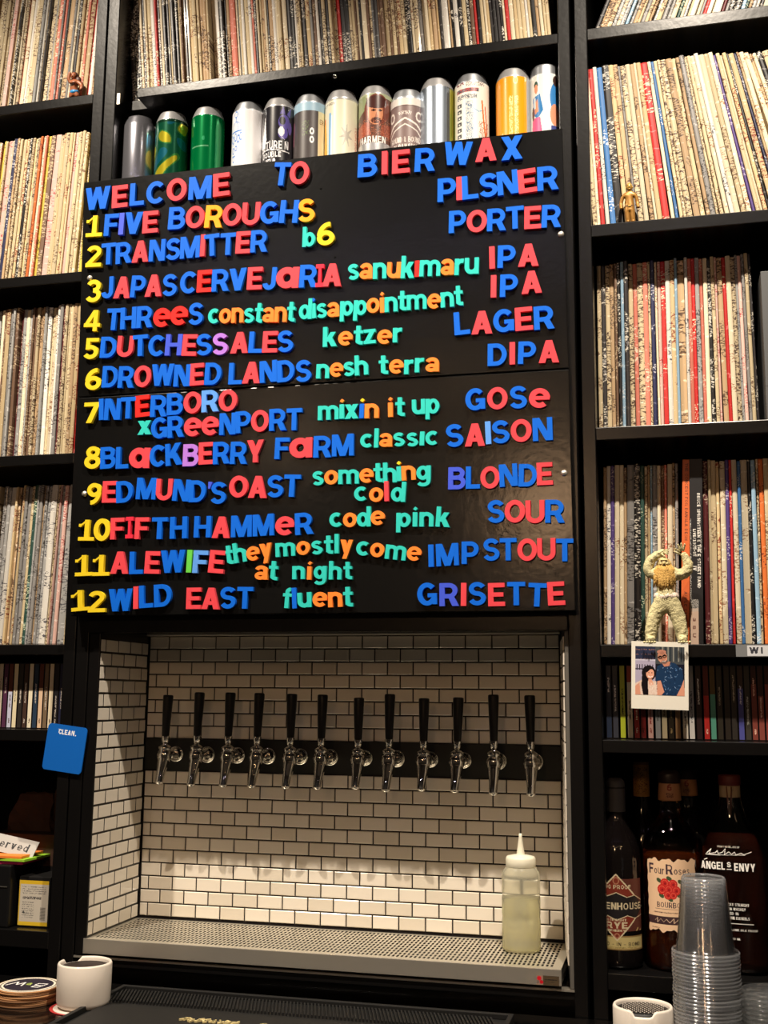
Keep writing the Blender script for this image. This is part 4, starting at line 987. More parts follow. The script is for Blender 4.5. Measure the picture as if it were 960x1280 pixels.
# ------------------------------------------------------------------ cans on the shelf behind the board
ALU = mat('can_aluminium', (216, 216, 218), 0.27, metal=.72)
ALUM = mat('can_aluminium_satin', (196, 200, 206), 0.34, metal=.9)
def can_prof(r=.0331, h=.157):
    return [(.001, .004), (.020, .004), (.025, 0), (.0275, .002), (r - .0005, .011), (r, .014), (r, h - .020), (r - .0010, h - .016), (.0275, h - .004), (.0268, h - .001), (.0262, h), (.0250, h - .001), (.0245, h - .004), (.001, h - .004)]
def make_can(x, y, lab, body, cv=None, z0=.012, z1=.136, tilt=(0, 0), rot=0, h=.157, rough=.25, metal=0.0, coat=.5, arcw=(-115, 115), r=.0331):
    e = tagp(empty('beer_can', (x, y, 1.4098), (0, 0, radians(rot))), lab, 'can', 'cans on the shelf above the menu board')
    MB().lathe(can_prof(r=r, h=h), 40).build('body', body, e)
    MB().lathe([(.0001, .0005), (.004, .0006), (.0048, 0), (.0001, 0)], 10, 0, Matrix.Translation((0, -.006, h - .0036)), sy=1.9).build('pull_tab', ALU, e)
    if cv is not None:
        R_ = lambda z: (r + .00015 if z < h - .0205 else r + .00015 - (z - (h - .0205)) * .36)
        link('printed_wrap', cv.mesh('printed_wrap', cyl(R_, z0, z1, *arcw), vcmat('wrap_r%02d_m%02d' % (int(rough * 100), int(metal * 100)), rough, coat, metal)), e)
    return e
def blank(c, w=150, h=90): return Canvas(w, h, c)
YC = .052
make_can(-.0300, .098, 'silver can mostly hidden behind the left post, leftmost of the cans', ALU)
make_can(-0.0374, YC, 'plain dark chrome can, second of the cans from the left', mat('dark_chrome', (176, 176, 186), .2, metal=.85))
# marbled green and gold
cv = blank((18, 88, 62)); A = cv
n1 = np.sin(A.X * .10 + 2 * np.sin(A.Y * .09)) + np.sin(A.Y * .13 + A.X * .05); 
A.a[n1 > .9] = (188, 176, 40); A.a[n1 < -1.0] = (20, 100, 120); A.a[(n1 > .55) & (n1 <= .9)] = (60, 130, 60); A.rect(0, 0, 150, 10, (20, 60, 40))
make_can(0.0355, YC, 'green can with gold and teal marbling', ALU, cv, rough=.18, metal=.55, z1=.146)
cv = blank((0, 132, 70)); cv.rect(0, 0, 150, 3, (190, 200, 190)); cv.rect(48, 50, 92, 51.5, (120, 200, 150)); cv.ell(80, 40, 3, 3, (60, 180, 120))
make_can(0.1144, YC, 'bright emerald green metallic can', ALU, cv, rough=.16, metal=.6, z1=.146)
# white with blue line drawing
cv = blank((226, 226, 230)); bl = (72, 128, 206)
cx = 56
cv.ring(cx, 12, 5, 4, .9, bl); cv.line([(cx, 16), (cx, 22)], 1, bl)
cv.line([(cx + 16 * cos(radians(a)), 36 - 14 * sin(radians(a))) for a in range(0, 181, 15)], 1.1, bl)
cv.line([(cx + 7 * cos(radians(a)), 36 - 14 * sin(radians(a))) for a in range(0, 181, 15)], .9, bl); cv.line([(cx - 17, 36), (cx + 17, 36)], 1.2, bl)
for i, dx in enumerate((-15, -8, 0, 8, 15)):
    cv.ring(cx + dx, 44 + (i % 2) * 3, 3.2, 5, 1.0, bl); cv.line([(cx + dx, 50), (cx + dx - 2, 56)], 1, bl)
cv.ring(cx - 8, 62, 3, 4, 1, bl); cv.ring(cx + 2, 60, 3.5, 3, 1, bl); cv.ring(cx - 6, 74, 2.6, 4.5, 1, bl); cv.line([(cx - 12, 70), (cx, 70)], 1, bl)
make_can(0.2021, YC, 'white can with fine blue line drawing', ALUM, cv, rough=.35, z1=.147)
# black with white ink peaks, violet beast, white blackletter
cv = blank((22, 20, 28)); wt = (232, 232, 236)
cv.rect(0, 0, 150, 2, (170, 170, 176))
cv.poly([(30, 50), (34, 8), (44, 44), (50, 14), (56, 50), (52, 62), (34, 62)], wt); cv.poly([(18, 60), (24, 30), (32, 56)], wt)
vi = (92, 80, 160)
cv.ell(98, 26, 13, 11, vi); cv.ell(94, 24, 7, 6, (22, 20, 28)); cv.poly([(88, 14), (96, 2), (100, 14)], vi); cv.poly([(104, 14), (114, 4), (112, 18)], vi); cv.ell(96, 42, 11, 9, vi); cv.ell(92, 40, 7, 7, wt); cv.poly([(84, 44), (110, 56), (96, 50)], wt); cv.ell(112, 34, 5, 9, vi)
cv.text('SUTURE', 34, 66, 12, wt, width=60, thin=.2); cv.text('N', 100, 66, 12, wt, thin=.2); cv.line([(28, 68), (60, 66), (112, 70)], 1.4, wt)
cv.text('DOUBLE', 44, 78, 8, wt, width=48, thin=.2); cv.text('IPA', 56, 88, 8, wt, width=26, thin=.2)
make_can(0.2669, YC, 'black can with violet beast and white ragged lettering', ALU, cv, rough=.3, z1=.139)
# dark taupe with light blue top
cv = blank((64, 58, 58)); cv.rect(0, 0, 150, 16, (150, 184, 206)); cv.rect(104, 16, 150, 90, (212, 206, 168)); cv.rect(36, 28, 41, 62, (150, 84, 110)); cv.rect(45, 34, 46.5, 90, (90, 84, 84))
cv.ell(90, 46, 5, 5, (226, 226, 226)); cv.ell(90, 46, 2.2, 2.2, (64, 58, 58)); cv.ell(90, 58, 5, 5, (226, 226, 226)); cv.ell(90, 58, 2.2, 2.2, (64, 58, 58)); cv.speck(66, 30, 84, 52, (120, 150, 90), .12); cv.text('ER', 108, 34, 7, (120, 110, 60))
make_can(0.3311, YC + .001, 'dark taupe can with a pale blue band and two white dots', ALUM, cv, rough=.4, z1=.142)
# cream with orange figure and grey star
cv = blank((216, 212, 190)); cv.rect(0, 0, 150, 2, (160, 160, 150)); cv.speck(34, 5, 70, 9, (120, 110, 100), .45)
cv.poly([(30, 30), (40, 26), (46, 50), (50, 90), (26, 90), (34, 60)], (236, 160, 40)); cv.ell(36, 28, 5, 4, (226, 110, 50)); cv.line([(30, 50), (24, 70), (30, 90)], 2, (150, 90, 60))
cv.rect(54, 20, 60, 90, (120, 170, 214)); cv.rect(60, 24, 63, 90, (226, 232, 236))
st = [(96 + (17 if i % 2 == 0 else 5) * cos(i * pi / 7 + .3), 56 + (19 if i % 2 == 0 else 6) * sin(i * pi / 7 + .3)) for i in range(14)]; cv.poly(st, (176, 172, 160))
cv.speck(118, 40, 128, 90, (190, 110, 90), .4)
make_can(0.3958, YC, 'cream can with an orange figure and grey starburst', ALU, cv, rough=.35)
# brown portrait
cv = blank((92, 60, 50)); cv.rect(0, 0, 150, 14, (166, 172, 140)); cv.poly([(0, 14), (60, 10), (70, 30), (20, 50), (0, 40)], (140, 150, 112))
cv.ell(88, 34, 30, 26, (112, 58, 46)); cv.ell(84, 40, 17, 20, (196, 132, 96)); cv.ell(86, 22, 24, 11, (70, 38, 34)); cv.ell(80, 36, 5, 1.6, (50, 26, 24)); cv.ell(94, 36, 5, 1.6, (50, 26, 24)); cv.poly([(86, 38), (90, 48), (83, 48)], (160, 96, 70))
cv.ell(86, 53, 12, 5, (70, 36, 30)); cv.poly([(30, 60), (70, 54), (74, 76), (24, 82)], (150, 76, 56)); cv.poly([(98, 60), (128, 56), (130, 80), (96, 78)], (132, 70, 56)); cv.speck(24, 50, 126, 84, (200, 120, 90), .12)
cv.text('HARMEN', 46, 90, 11, (226, 226, 222), width=62, thin=.2)
make_can(0.4639, YC, 'brown and sage can with a painted bearded face', ALU, cv, rough=.25, z1=.146, z0=.036)
# shorter brown and cream
cv = blank((120, 100, 98)); cv.rect(0, 0, 150, 12, (214, 208, 202)); cr = (222, 214, 206)
cv.rect(0, 12, 150, 14, (96, 78, 76)); cv.ring(44, 30, 7, 7, 1.6, cr); cv.ring(110, 30, 7, 7, 1.6, cr); cv.speck(62, 22, 92, 28, cr, .4)
cv.line([(20, 66), (50, 44), (78, 34), (104, 44), (134, 66)], 3, cr); cv.line([(20, 78), (50, 54), (78, 44), (104, 54), (134, 78)], 2, cr)
cv.text('ROUND & BOUND', 42, 74, 9, cr, width=72, thin=.3); cv.text('IN BAVARIA', 50, 86, 9, cr, width=56, thin=.3)
make_can(0.5278, YC, 'shorter brown can with cream arches and lettering', ALUM, cv, rough=.4, z0=.010, z1=.120, h=.141)
cv = blank((178, 190, 204)); cv.rect(112, 0, 150, 90, (196, 190, 110)); cv.rect(104, 0, 112, 90, (90, 92, 96))
make_can(0.5858, YC, 'plain bright silver can with a yellow side, between brown and collage cans', ALU, cv, rough=.3, metal=.92, coat=0, z0=.010, z1=.139)
# collage can
cv = blank((224, 220, 210)); 
cv.text('LA', 44, 12, 10, (120, 60, 70), width=20); cv.speck(68, 3, 110, 14, (110, 96, 100), .4)
cv.rect(44, 17, 96, 22, (70, 70, 80)); cv.speck(44, 17, 96, 22, (200, 80, 80), .35); cv.rect(46, 25, 92, 31, (90, 94, 104)); cv.speck(46, 25, 92, 31, (224, 220, 210), .4)
for i in range(6): cv.rect(46, 36 + i * 8, 58, 41 + i * 8, (60, 60, 66)); cv.rect(50, 38 + i * 8, 54, 39.5 + i * 8, (224, 220, 210))
cv.speck(68, 34, 84, 86, (100, 124, 150), .45); cv.line([(84, 44), (96, 48), (104, 46)], 1.6, (120, 160, 190)); cv.line([(104, 34), (108, 60), (116, 88)], 4, (214, 110, 50)); cv.line([(112, 40), (118, 70), (110, 88)], 3, (196, 70, 40)); cv.speck(96, 60, 122, 88, (150, 80, 50), .3)
cv.rect(24, 8, 32, 70, (186, 190, 90)); cv.rect(28, 40, 34, 80, (110, 150, 90)); cv.rect(130, 0, 150, 90, (70, 50, 44))
make_can(0.6533, YC, 'white collage can with columns of tiny print and orange flame', ALUM, cv, rough=.4, z1=.150)
cv = blank((238, 152, 20)); cr = (246, 214, 150)
cv.ring(84, 14, 4, 4, 1, cr); cv.rect(110, 0, 150, 90, (150, 154, 158)); cv.rect(0, 0, 8, 90, (150, 154, 158))
cv.speck(70, 34, 78, 84, cr, .62); cv.speck(82, 34, 90, 84, cr, .5); cv.poly([(40, 88), (56, 80), (56, 90), (40, 90)], cr)
make_can(0.7327, YC, 'bright orange can with pale vertical print', ALU, cv, rough=.3, z1=.150)
cv = blank((218, 222, 218)); sk = (206, 140, 110)
cv.ell(62, 22, 6, 5, (30, 70, 60)); cv.ell(62, 27, 5, 6, sk); cv.poly([(52, 38), (72, 34), (80, 56), (66, 66), (54, 60)], (40, 116, 178)); cv.poly([(56, 46), (66, 40), (68, 56), (58, 60)], sk); cv.rect(56, 38, 60, 52, (236, 236, 236))
cv.poly([(50, 64), (72, 64), (78, 90), (46, 90)], (222, 92, 140)); cv.ell(52, 58, 4, 9, (90, 60, 56)); cv.ell(112, 40, 16, 20, (50, 120, 184)); cv.ell(108, 62, 12, 14, sk); cv.ell(112, 18, 8, 7, (60, 40, 36)); cv.rect(98, 76, 130, 90, (60, 70, 130))
make_can(0.7925, YC, 'white can with two painted people in blue shirts, rightmost and cut by the post', ALUM, cv, rough=.35, z1=.150, arcw=(-125, 105), r=.0290)

# ------------------------------------------------------------------ spirit bottles
GLASSC = mat('bottle_glass', (236, 238, 236), .03, trans=1.0, ior=1.33, spec=.5)
GLASSD = mat('dark_bottle_glass', (16, 12, 12), .05, spec=.6, coat=.6)
AMBER = mat('amber_spirit', (150, 62, 14), .04, trans=.85, ior=1.33)
AMBERD = mat('deep_amber_spirit', (120, 52, 16), .05, trans=.8, ior=1.33)
VC = vcmat('printed_label', .5)
LW = 130
# 1: dark rye bottle with a diamond label
b = tagp(empty('whiskey_bottle', (.8905, .065, -.0298), (0, 0, 0)), 'dark whiskey bottle with a diamond label, leftmost, half hidden by the post', 'bottle')
MB().lathe([(.001, .004), (.030, .002), (.0365, .002), (.0385, .006), (.0390, .015), (.0390, .170), (.0375, .186), (.0310, .206), (.0210, .222), (.0160, .236), (.0145, .250), (.0142, .290)], 40).build('glass', GLASSD, b)
MB().lathe([(.0155, .246), (.0158, .248), (.0162, .286), (.0158, .292), (.0150, .296), (.0100, .3005), (.001, .3015)], 24).build('capsule', mat('grey_capsule', (86, 84, 84), .4, spec=.4), b)
MB().lathe([(.01625, .284), (.0168, .285), (.01625, .2865)], 24).build('capsule_ring', mat('black_string', (20, 20, 20), .6), b)
cv = Canvas(120, 170, (0, 0, 0)); A = cv
br = (132, 50, 34); cr = (222, 206, 170)
dm = [(60, 2), (118, 76), (60, 150), (2, 76)]; dmi = [(60, 6), (114, 76), (60, 146), (6, 76)]
keep = cv.inpoly(dm)
cv.rect(0, 0, 120, 170, (96, 50, 40)); keep2 = (cv.X > 52) & (cv.X < 116) & (cv.Y > 14) & (cv.Y < 128)
cv.poly(dm, cr); cv.poly(dmi, br)
band = [(4, 62), (24, 50), (40, 54), (60, 44), (80, 54), (96, 50), (116, 62), (116, 94), (96, 100), (80, 94), (60, 104), (40, 94), (24, 100), (4, 94)]
cv.a[cv.inpoly(band) & keep] = (30, 26, 28)
cv.line(band[:7], 1.4, cr); cv.line(band[7:], 1.4, cr)
cv.text('100 PROOF', 32, 36, 9, cr, width=56, thin=.3); cv.ring(60, 18, 5, 7, 1.2, (190, 130, 100))
cv.text('RITTENHOUSE', 4, 81, 15, cr, width=110, thin=.25)
cv.text('STRAIGHT', 42, 106, 5, cr, width=36, thin=.4); cv.text('RYE', 40, 122, 14, cr, width=40); cv.text('WHISKY', 44, 129, 5, cr, width=32, thin=.4); cv.ring(60, 138, 4, 5, 1.2, (190, 130, 100))
cv.line([(86, 146), (104, 122)], 3, (196, 170, 110)); cv.line([(92, 148), (112, 126)], 3, (196, 170, 110))
cv.a[~keep & ~keep2 & (cv.Y < 130) & (cv.Y > 0)] = (96, 50, 40)
low_ = (cv.Y > 138) & (cv.Y < 169) & (cv.X > 4) & (cv.X < 119)
lowr = low_ & ~cv.inpoly(dm)
cv.a[lowr] = (206, 188, 128); 
bb = lowr & ((cv.Y < 141) | (cv.Y > 166) | (cv.X > 116)); cv.a[bb] = (150, 120, 70)
cv.text('BOTTLED - IN - BOND', 0, 160, 8, (60, 44, 30), width=108, thin=.3); cv.speck(30, 162.5, 100, 164.5, (150, 130, 70), .5)
keepall = keep | keep2 | low_
link('diamond_label', cv.mesh('diamond_label', cyl(.0392, .030, .152, -78, 76), VC, keepall), b)
# 2: bourbon with roses
def rose_bottle(name_loc, lab, full=True):
    b = tagp(empty('bourbon_bottle', name_loc), lab, 'bottle')
    MB().lathe([(.001, .006), (.030, .002), (.0400, .002), (.0435, .006), (.0445, .014), (.0452, .060), (.0458, .140), (.0462, .186), (.0450, .198), (.0400, .212), (.0320, .224), (.0235, .234), (.0180, .243), (.0160, .252), (.0158, .272), (.0172, .274), (.0172, .280)], 48).build('glass', GLASSC if full else GLASSD, b)
    MB().lathe([(.001, .008), (.036, .007), (.0408, .012), (.0424, .060), (.0432, .140), (.0436, .184), (.001, .184)], 40).build('bourbon', AMBERD, b)
    MB().lathe([(.0185, .2660), (.0192, .2665), (.0172, .2980), (.0165, .2985)], 30, sm=True).build('neck_band', mat('tan_band', (184, 128, 84), .6), b)
    cvb = Canvas(60, 30, (184, 128, 84)); cvb.text('6', 24, 15, 11, (140, 50, 30), width=12); cvb.speck(22, 19, 38, 27, (110, 60, 40), .5)
    link('band_print', cvb.mesh('band_print', cyl(lambda z: .01945 - (z - .2665) * .066, .268, .297, -70, 70), VC), b)
    MB().lathe([(.0178, .294), (.0182, .297), (.0182, .3080), (.0172, .3110), (.0120, .3150), (.001, .3160)], 28).build('stopper', mat('dark_stopper', (44, 30, 26), .35), b)
    return b
b = rose_bottle((.9790, .075, -.0298), 'bourbon bottle with a peach label of red roses')
cv = Canvas(150, 190, (233, 196, 160)); ink = (64, 44, 56)
cv.text('Four', 12, 40, 22, ink, width=50, thin=.25) if False else None
def T_(t, x, y, h, c, w): cv.text(t, x, y, h, c, width=w, thin=.3)
T_('F', 10, 42, 26, ink, 16); T_('our', 28, 42, 20, ink, 30); T_('R', 62, 42, 26, ink, 19); T_('oses', 83, 42, 20, ink, 44); cv.ell(131, 41, 1.6, 1.6, ink)
rd = (196, 38, 34); gr = (60, 80, 50)
for gx, gy in ((38, 58), (96, 60), (44, 96), (92, 94), (68, 104), (66, 52)): cv.ell(gx + 4, gy, 8, 5, gr, .5)
for gx, gy, r_ in ((58, 64, 12), (80, 66, 12), (50, 80, 13), (88, 82, 12), (68, 80, 12), (66, 94, 11), (80, 94, 10)):
    cv.ell(gx, gy, r_, r_, rd); cv.ring(gx, gy, r_ * .62, r_ * .62, .9, (226, 90, 70)); cv.ell(gx + 1, gy + 1, r_ * .25, r_ * .25, (150, 20, 24))
T_('BOURBON', 34, 126, 14, ink, 76); cv.rect(28, 129, 112, 130, ink); cv.speck(22, 137, 130, 140, (110, 80, 70), .6)
cv.rect(0, 148, 150, 168, (62, 40, 44)); cv.line([(26, 160), (34, 152), (34, 164), (44, 154), (52, 162), (60, 154), (68, 163), (80, 152), (80, 164), (92, 154), (100, 162), (112, 155), (122, 160)], 1.3, (222, 190, 160))
cv.speck(14, 176, 40, 179, (120, 90, 80), .5)
kp = (cv.Y > 5 + 3 * np.sin(cv.X * .17) + 2 * np.sin(cv.X * .31 + 1)) & (cv.Y < 184 + 3 * np.sin(cv.X * .15) + 2 * np.sin(cv.X * .29)) & (cv.X > 2 + 1.2 * np.sin(cv.Y * .2)) & (cv.X < 148 + 1.2 * np.sin(cv.Y * .2))
link('front_label', cv.mesh('front_label', cyl(lambda z: .0449 + (z - .014) * .0090, .060, .178, -58, 54), VC, kp), b)
rose_bottle((1.0080, .185, -.0298), 'second tan-banded bottle standing behind the peach-labelled bourbon', False)
# back-left bottle with a yellow neck label
b = tagp(empty('spirit_bottle', (.9300, .190, -.0298)), 'dark bottle with a long yellow neck label, behind the leftmost whiskey', 'bottle')
MB().lathe([(.001, .004), (.034, .002), (.0360, .006), (.0360, .180), (.030, .205), (.0160, .232), (.0140, .250), (.0138, .330), (.001, .331)], 32).build('glass', GLASSD, b)
cv = Canvas(24, 50, (176, 126, 58)); cv.rect(0, 0, 24, 4, (120, 80, 34)); cv.speck(4, 8, 20, 46, (110, 70, 30), .25)
link('neck_label', cv.mesh('neck_label', cyl(.0146, .262, .322, -75, 75), VC), b)
# 3: flat drop-shaped bottle with white print
b = tagp(empty('bourbon_bottle', (1.0760, .075, -.0298), (0, 0, radians(-6))), 'flat-shouldered dark bourbon bottle with white lettering behind the clear cups', 'bottle')
pf = [(.001, .006), (.036, .002), (.0440, .002), (.0490, .007), (.0510, .020), (.0525, .080), (.0550, .140), (.0552, .156), (.0530, .174), (.0465, .194), (.0378, .214), (.0290, .234), (.0220, .252), (.0175, .268), (.0160, .280), (.0155, .292)]
def flat_lathe(pf, nm, m, k=1.0):
    mb = MB(); vs = []; fs = []; seg = 48
    for r_, z in pf:
        e_ = min(1, max(0, (.250 - z) / .05)); sy = 1 - .38 * e_; p_ = 2 + 1.3 * e_
        for i in range(seg):
            a = 2 * pi * i / seg; cc, ss = cos(a), sin(a); q_ = (abs(cc) ** p_ + abs(ss) ** p_) ** (-1 / p_)
            vs.append((r_ * k * cc * q_, r_ * k * ss * q_ * sy, z))
    for i in range(len(pf) - 1):
        for k2 in range(seg): fs.append((i * seg + k2, i * seg + (k2 + 1) % seg, (i + 1) * seg + (k2 + 1) % seg, (i + 1) * seg + k2))
    mb.add(vs, fs, 0, True); return mb.build(nm, m, b)
flat_lathe(pf, 'glass', GLASSC)
flat_lathe([(r_, z + .002) for r_, z in pf[:11]] + [(.0001, .217)], 'bourbon', mat('very_dark_bourbon', (46, 18, 9), .06, trans=.5, ior=1.33), .955)
MB().lathe([(.0162, .274), (.0168, .275), (.0168, .292), (.0160, .2935)], 24).build('neck_wrap', mat('cream_wrap', (176, 150, 110), .6), b)
MB().lathe([(.0172, .293), (.0180, .295), (.0180, .307), (.0170, .310), (.001, .3105)], 26).build('stopper', mat('red_brown_stopper', (96, 34, 26), .5), b)
for s_ in (-1, 1): MB().tube([(s_ * .004, -.0165, .292), (s_ * .0025, -.0172, .268), (s_ * .001, -.0175, .246)], .0011, 6).build('neck_ribbon', mat('brown_ribbon', (110, 64, 44), .5), b)
cv = Canvas(180, 300, (0, 0, 0)); cv.m[:] = False; wt = (232, 230, 224)
base = cv.a.copy()
cv.text('FROM THE CELLARS OF', 52, 8, 5, wt, width=62, thin=.3)
cv.line([(22, 26), (34, 14), (28, 28), (46, 24), (52, 18), (54, 26), (66, 22), (74, 12), (72, 28), (84, 20), (92, 26), (100, 20), (104, 27), (118, 22), (126, 26), (146, 18)], 1.5, wt); cv.line([(18, 30), (60, 30), (130, 27)], 1, wt)
cv.text("ANGEL", 4, 72, 22, wt, width=68); cv.text('S', 78, 64, 15, wt, width=11); cv.rect(77, 69, 91, 71, wt); cv.text("ENVY", 98, 74, 23, wt, width=58); cv.line([(14, 46), (22, 42)], 2, wt)
yy = 176
for s__ in ('KENTUCKY STRAIGHT', 'BOURBON WHISKEY', 'FINISHED IN', 'PORT WINE BARRELS'):
    cv.text(s__, 50, yy, 8, wt, width=5.0 * len(s__), thin=.25); yy += 13
cv.rect(40, 226, 146, 228, wt); cv.text('43.3% BY VOLUME (86.6 PROOF)'.replace('%', ' ').replace('(', '').replace(')', ''), 34, 248, 6, wt, width=122, thin=.3); cv.text('750 ML', 80, 274, 6, wt, width=28, thin=.3)
kp = (abs(cv.a - base).sum(2) > 0)
def flatfn(u, v):
    x = -.050 + .100 * u; z = .040 + .160 * v
    rr = np.interp(z, [p[1] for p in pf], [p[0] for p in pf]); p_ = 3.3; q_ = max(0, 1 - (abs(x) / rr) ** p_) ** (1 / p_)
    return (x, -rr * .62 * q_ - .0003, z)
link('white_print', cv.mesh('white_print', flatfn, VC, kp), b)

# ------------------------------------------------------------------ bar counter and the things on it
ctr = tagp(empty('bar_counter', (.4, -.33, -1.0)), 'glossy black back bar counter across the bottom of the picture', 'counter')
MB().box(-1.2, 1.7, -.68, -.004, -.140, -.100, ch=.002).build('counter_top', GLOSSBLACK, ctr, (-.4, .33, 1.0))
MB().box(-1.15, 1.65, -.62, -.02, -1.0, -.1405).build('counter_base', BLACKM, ctr, (-.4, .33, 1.0))
CER = mat('white_ceramic', (226, 216, 204), .35, spec=.4, coat=.15)
def caddy(name, lab, loc, r, h, filler, notch_ang, holes=False, ell=1.0, rot=0):
    e = tagp(empty(name, loc, (0, 0, rot)), lab, 'cup')
    seg = 72; mb = MB(); vs = []; fs = []
    prof = [(.0, .001), (r * .86, .001), (r * .95, .004), (r * .985, .010), (r, h * .5), (r, h - .003), (r - .0012, h - .0005), (r - .0028, h), (r - .0045, h - .001), (r - .0052, h - .004), (r - .0052, h * .30), (.0, h * .28)]
    for (q_, z) in prof:
        for i in range(seg):
            a = 360 * i / seg; d = abs((a - notch_ang + 180) % 360 - 180); w = 1 if d < 17 else max(0, 1 - (d - 17) / 7)
            zz = z - (0.0075 * w if z > h - .006 else 0)
            vs.append((max(q_, .0001) * cos(radians(a)), max(q_, .0001) * sin(radians(a)) * ell, zz))
    for i in range(len(prof) - 1):
        for k in range(seg): fs.append((i * seg + k, i * seg + (k + 1) % seg, (i + 1) * seg + (k + 1) % seg, (i + 1) * seg + k))
    mb.add(vs, fs, 0, True); mb.build('cup_body', CER, e)
    if holes:
        f_ = MB().lathe([(.0001, h - .0045), (r - .010, h - .0045), (r - .0056, h - .0060), (r - .0056, h - .02)], 40, sy=ell).build('strainer', mat('black_insert', (9, 9, 9), .5), e)
        hm = MB()
        for ix in range(-5, 6):
            for iy in range(-5, 6):
                X, Y = ix * .0056 + (.0028 if iy % 2 else 0), iy * .0052
                if X * X + (Y / ell) ** 2 < (r - .012) ** 2: hm.lathe([(.0011, 0), (.0009, .0008), (.0001, .0010)], 8, 0, Matrix.Translation((X, Y, h - .0044)))
        o = hm.build('strainer_studs', mat('pale_stud', (170, 160, 150), .4), e); o['kind'] = 'stuff'
    else:
        MB().lathe([(.0001, h - .0060), (r - .0054, h - .0070), (r - .0054, h - .016)], 40, sy=ell).build('dark_filling', filler, e)
    return e
caddy('ceramic_cup', 'white ceramic cup of dark contents standing on a red coaster, bottom left', (.0440, -.1640, -.0970), .0435, .0690, mat('dark_filling', (44, 32, 28), .7, bump=.6, bscale=300), 150)
cs = tagp(empty('coaster', (.0400, -.1660, -.0999), (0, 0, .2)), 'single red and white coaster under the left ceramic cup', 'coaster')
MB().lathe([(.0001, 0), (.0480, 0), (.0485, .0008), (.0480, .0014), (.0001, .0014)], 48).build('board', mat('red_coaster', (170, 44, 44), .6), cs)
MB().lathe([(.0440, .0015), (.0440, .0024), (.0001, .0024)], 48).build('white_face', mat('white_coaster', (222, 208, 196), .6), cs, (.0025, -.0035, 0))
# stack of round coasters with a badge on top
CB = mat('pulp_board', (176, 128, 84), .75); CBD = mat('pulp_board_dark', (120, 84, 54), .8)
z = -.0999
for i in range(9):
    e = tagp(empty('coaster', (-.0680 + random.gauss(0, .0010) + (.0004 * i), -.150 + random.gauss(0, .0012), z), (0, 0, random.random() * 3)), 
             'round pulp coaster, %s' % ('topmost of the stack at the bottom left corner, with dark badge' if i == 8 else '%s from the bottom of the stack at the bottom left corner' % ordn(i + 1)), 'coaster', 'stack of round coasters')
    th = .0026
    MB().lathe([(.0001, 0), (.0515, 0), (.0520, .0004), (.0520, th - .0004), (.0515, th), (.0001, th)], 48).build('board', (CB, CBD)[i % 3 == 0], e)
    if i == 8:
        e.rotation_euler = (0, 0, 0)
        cv = Canvas(90, 90, (222, 214, 196)); cv.ell(45, 45, 44, 44, (226, 218, 200)); cv.ring(45, 45, 40, 40, 1.2, (120, 110, 96)); cv.ell(45, 45, 36, 36, (38, 32, 46))
        # hand-drawn script B & W, upside down to the room
        W2 = (236, 234, 230)
        def fl(Pp): return [(90 - x, 90 - y) for x, y in Pp]
        cv.line(fl([(20, 54), (24, 34), (34, 34), (33, 42), (24, 44), (35, 46), (34, 55), (20, 56)]), 2.2, W2)
        cv.line(fl([(44, 52), (48, 44), (42, 44), (46, 54), (50, 50)]), 1.8, (170, 190, 90))
        cv.line(fl([(52, 36), (56, 55), (62, 40), (68, 55), (76, 34)]), 2.6, W2)
        link('badge', cv.mesh('badge', lambda u, v: (-.0505 + .101 * u, -.0505 + .101 * v, th + .0003), VC, (cv.X - 45) ** 2 + (cv.Y - 45) ** 2 < 44.5 ** 2), e)
    z += th + .0002
# ribbed rubber bar mat
mt = tagp(empty('bar_mat', (.42, -.155, -.0998), (0, 0, 0)), 'black ribbed rubber bar mat with cream raised lettering at the bottom edge', 'bar mat')
MB().box(-.360, .312, -.150, .100, 0, .004, ch=.001).build('base', RUBBER, mt)
rim = MB()
for a in ((-.360, .312, .092, .100), (-.360, .312, -.150, -.142), (-.360, -.352, -.142, .092), (.304, .312, -.142, .092)): rim.box(*a, .004, .0125, ch=.001)
rim.build('rim', RUBBER, mt)
rb = MB()
for i in range(108):
    x = -.345 + i * .006
    rb.add([(x, .020, .0041), (x + .0028, .020, .0041), (x + .0028 - .022, .088, .0041), (x - .022, .088, .0041), (x, .020, .0085), (x + .0028, .020, .0085), (x + .0028 - .022, .088, .0085), (x - .022, .088, .0085)],
           [(0, 1, 5, 4), (1, 2, 6, 5), (2, 3, 7, 6), (3, 0, 4, 7), (4, 5, 6, 7)])
o = rb.build('ribs', RUBBER, mt); o['kind'] = 'stuff'
MB().box(-.34, .30, -.135, -.005, .004, .0085, ch=.001).build('raised_panel', RUBBER, mt)
CRM = mat('cream_rubber', (214, 196, 140), .6)
lm = MB()
rl = random.Random(12)
for x in [-.176 + .0118 * k for k in range(8)] + [-.050, -.040]:
    for j in range(4):
        a_ = rl.uniform(-1.1, 1.1); cx_, cy_ = x + rl.uniform(-.003, .003), -.060 + rl.uniform(-.006, .006)
        lm.box(-.0012, .0012, -.0048, .0048, .0086, .0112, mtx=Matrix.Translation((cx_, cy_, 0)) @ Matrix.Rotation(a_, 4, 'Z'))
o = lm.build('raised_lettering', CRM, mt); o['label'] = 'cream raised lettering'
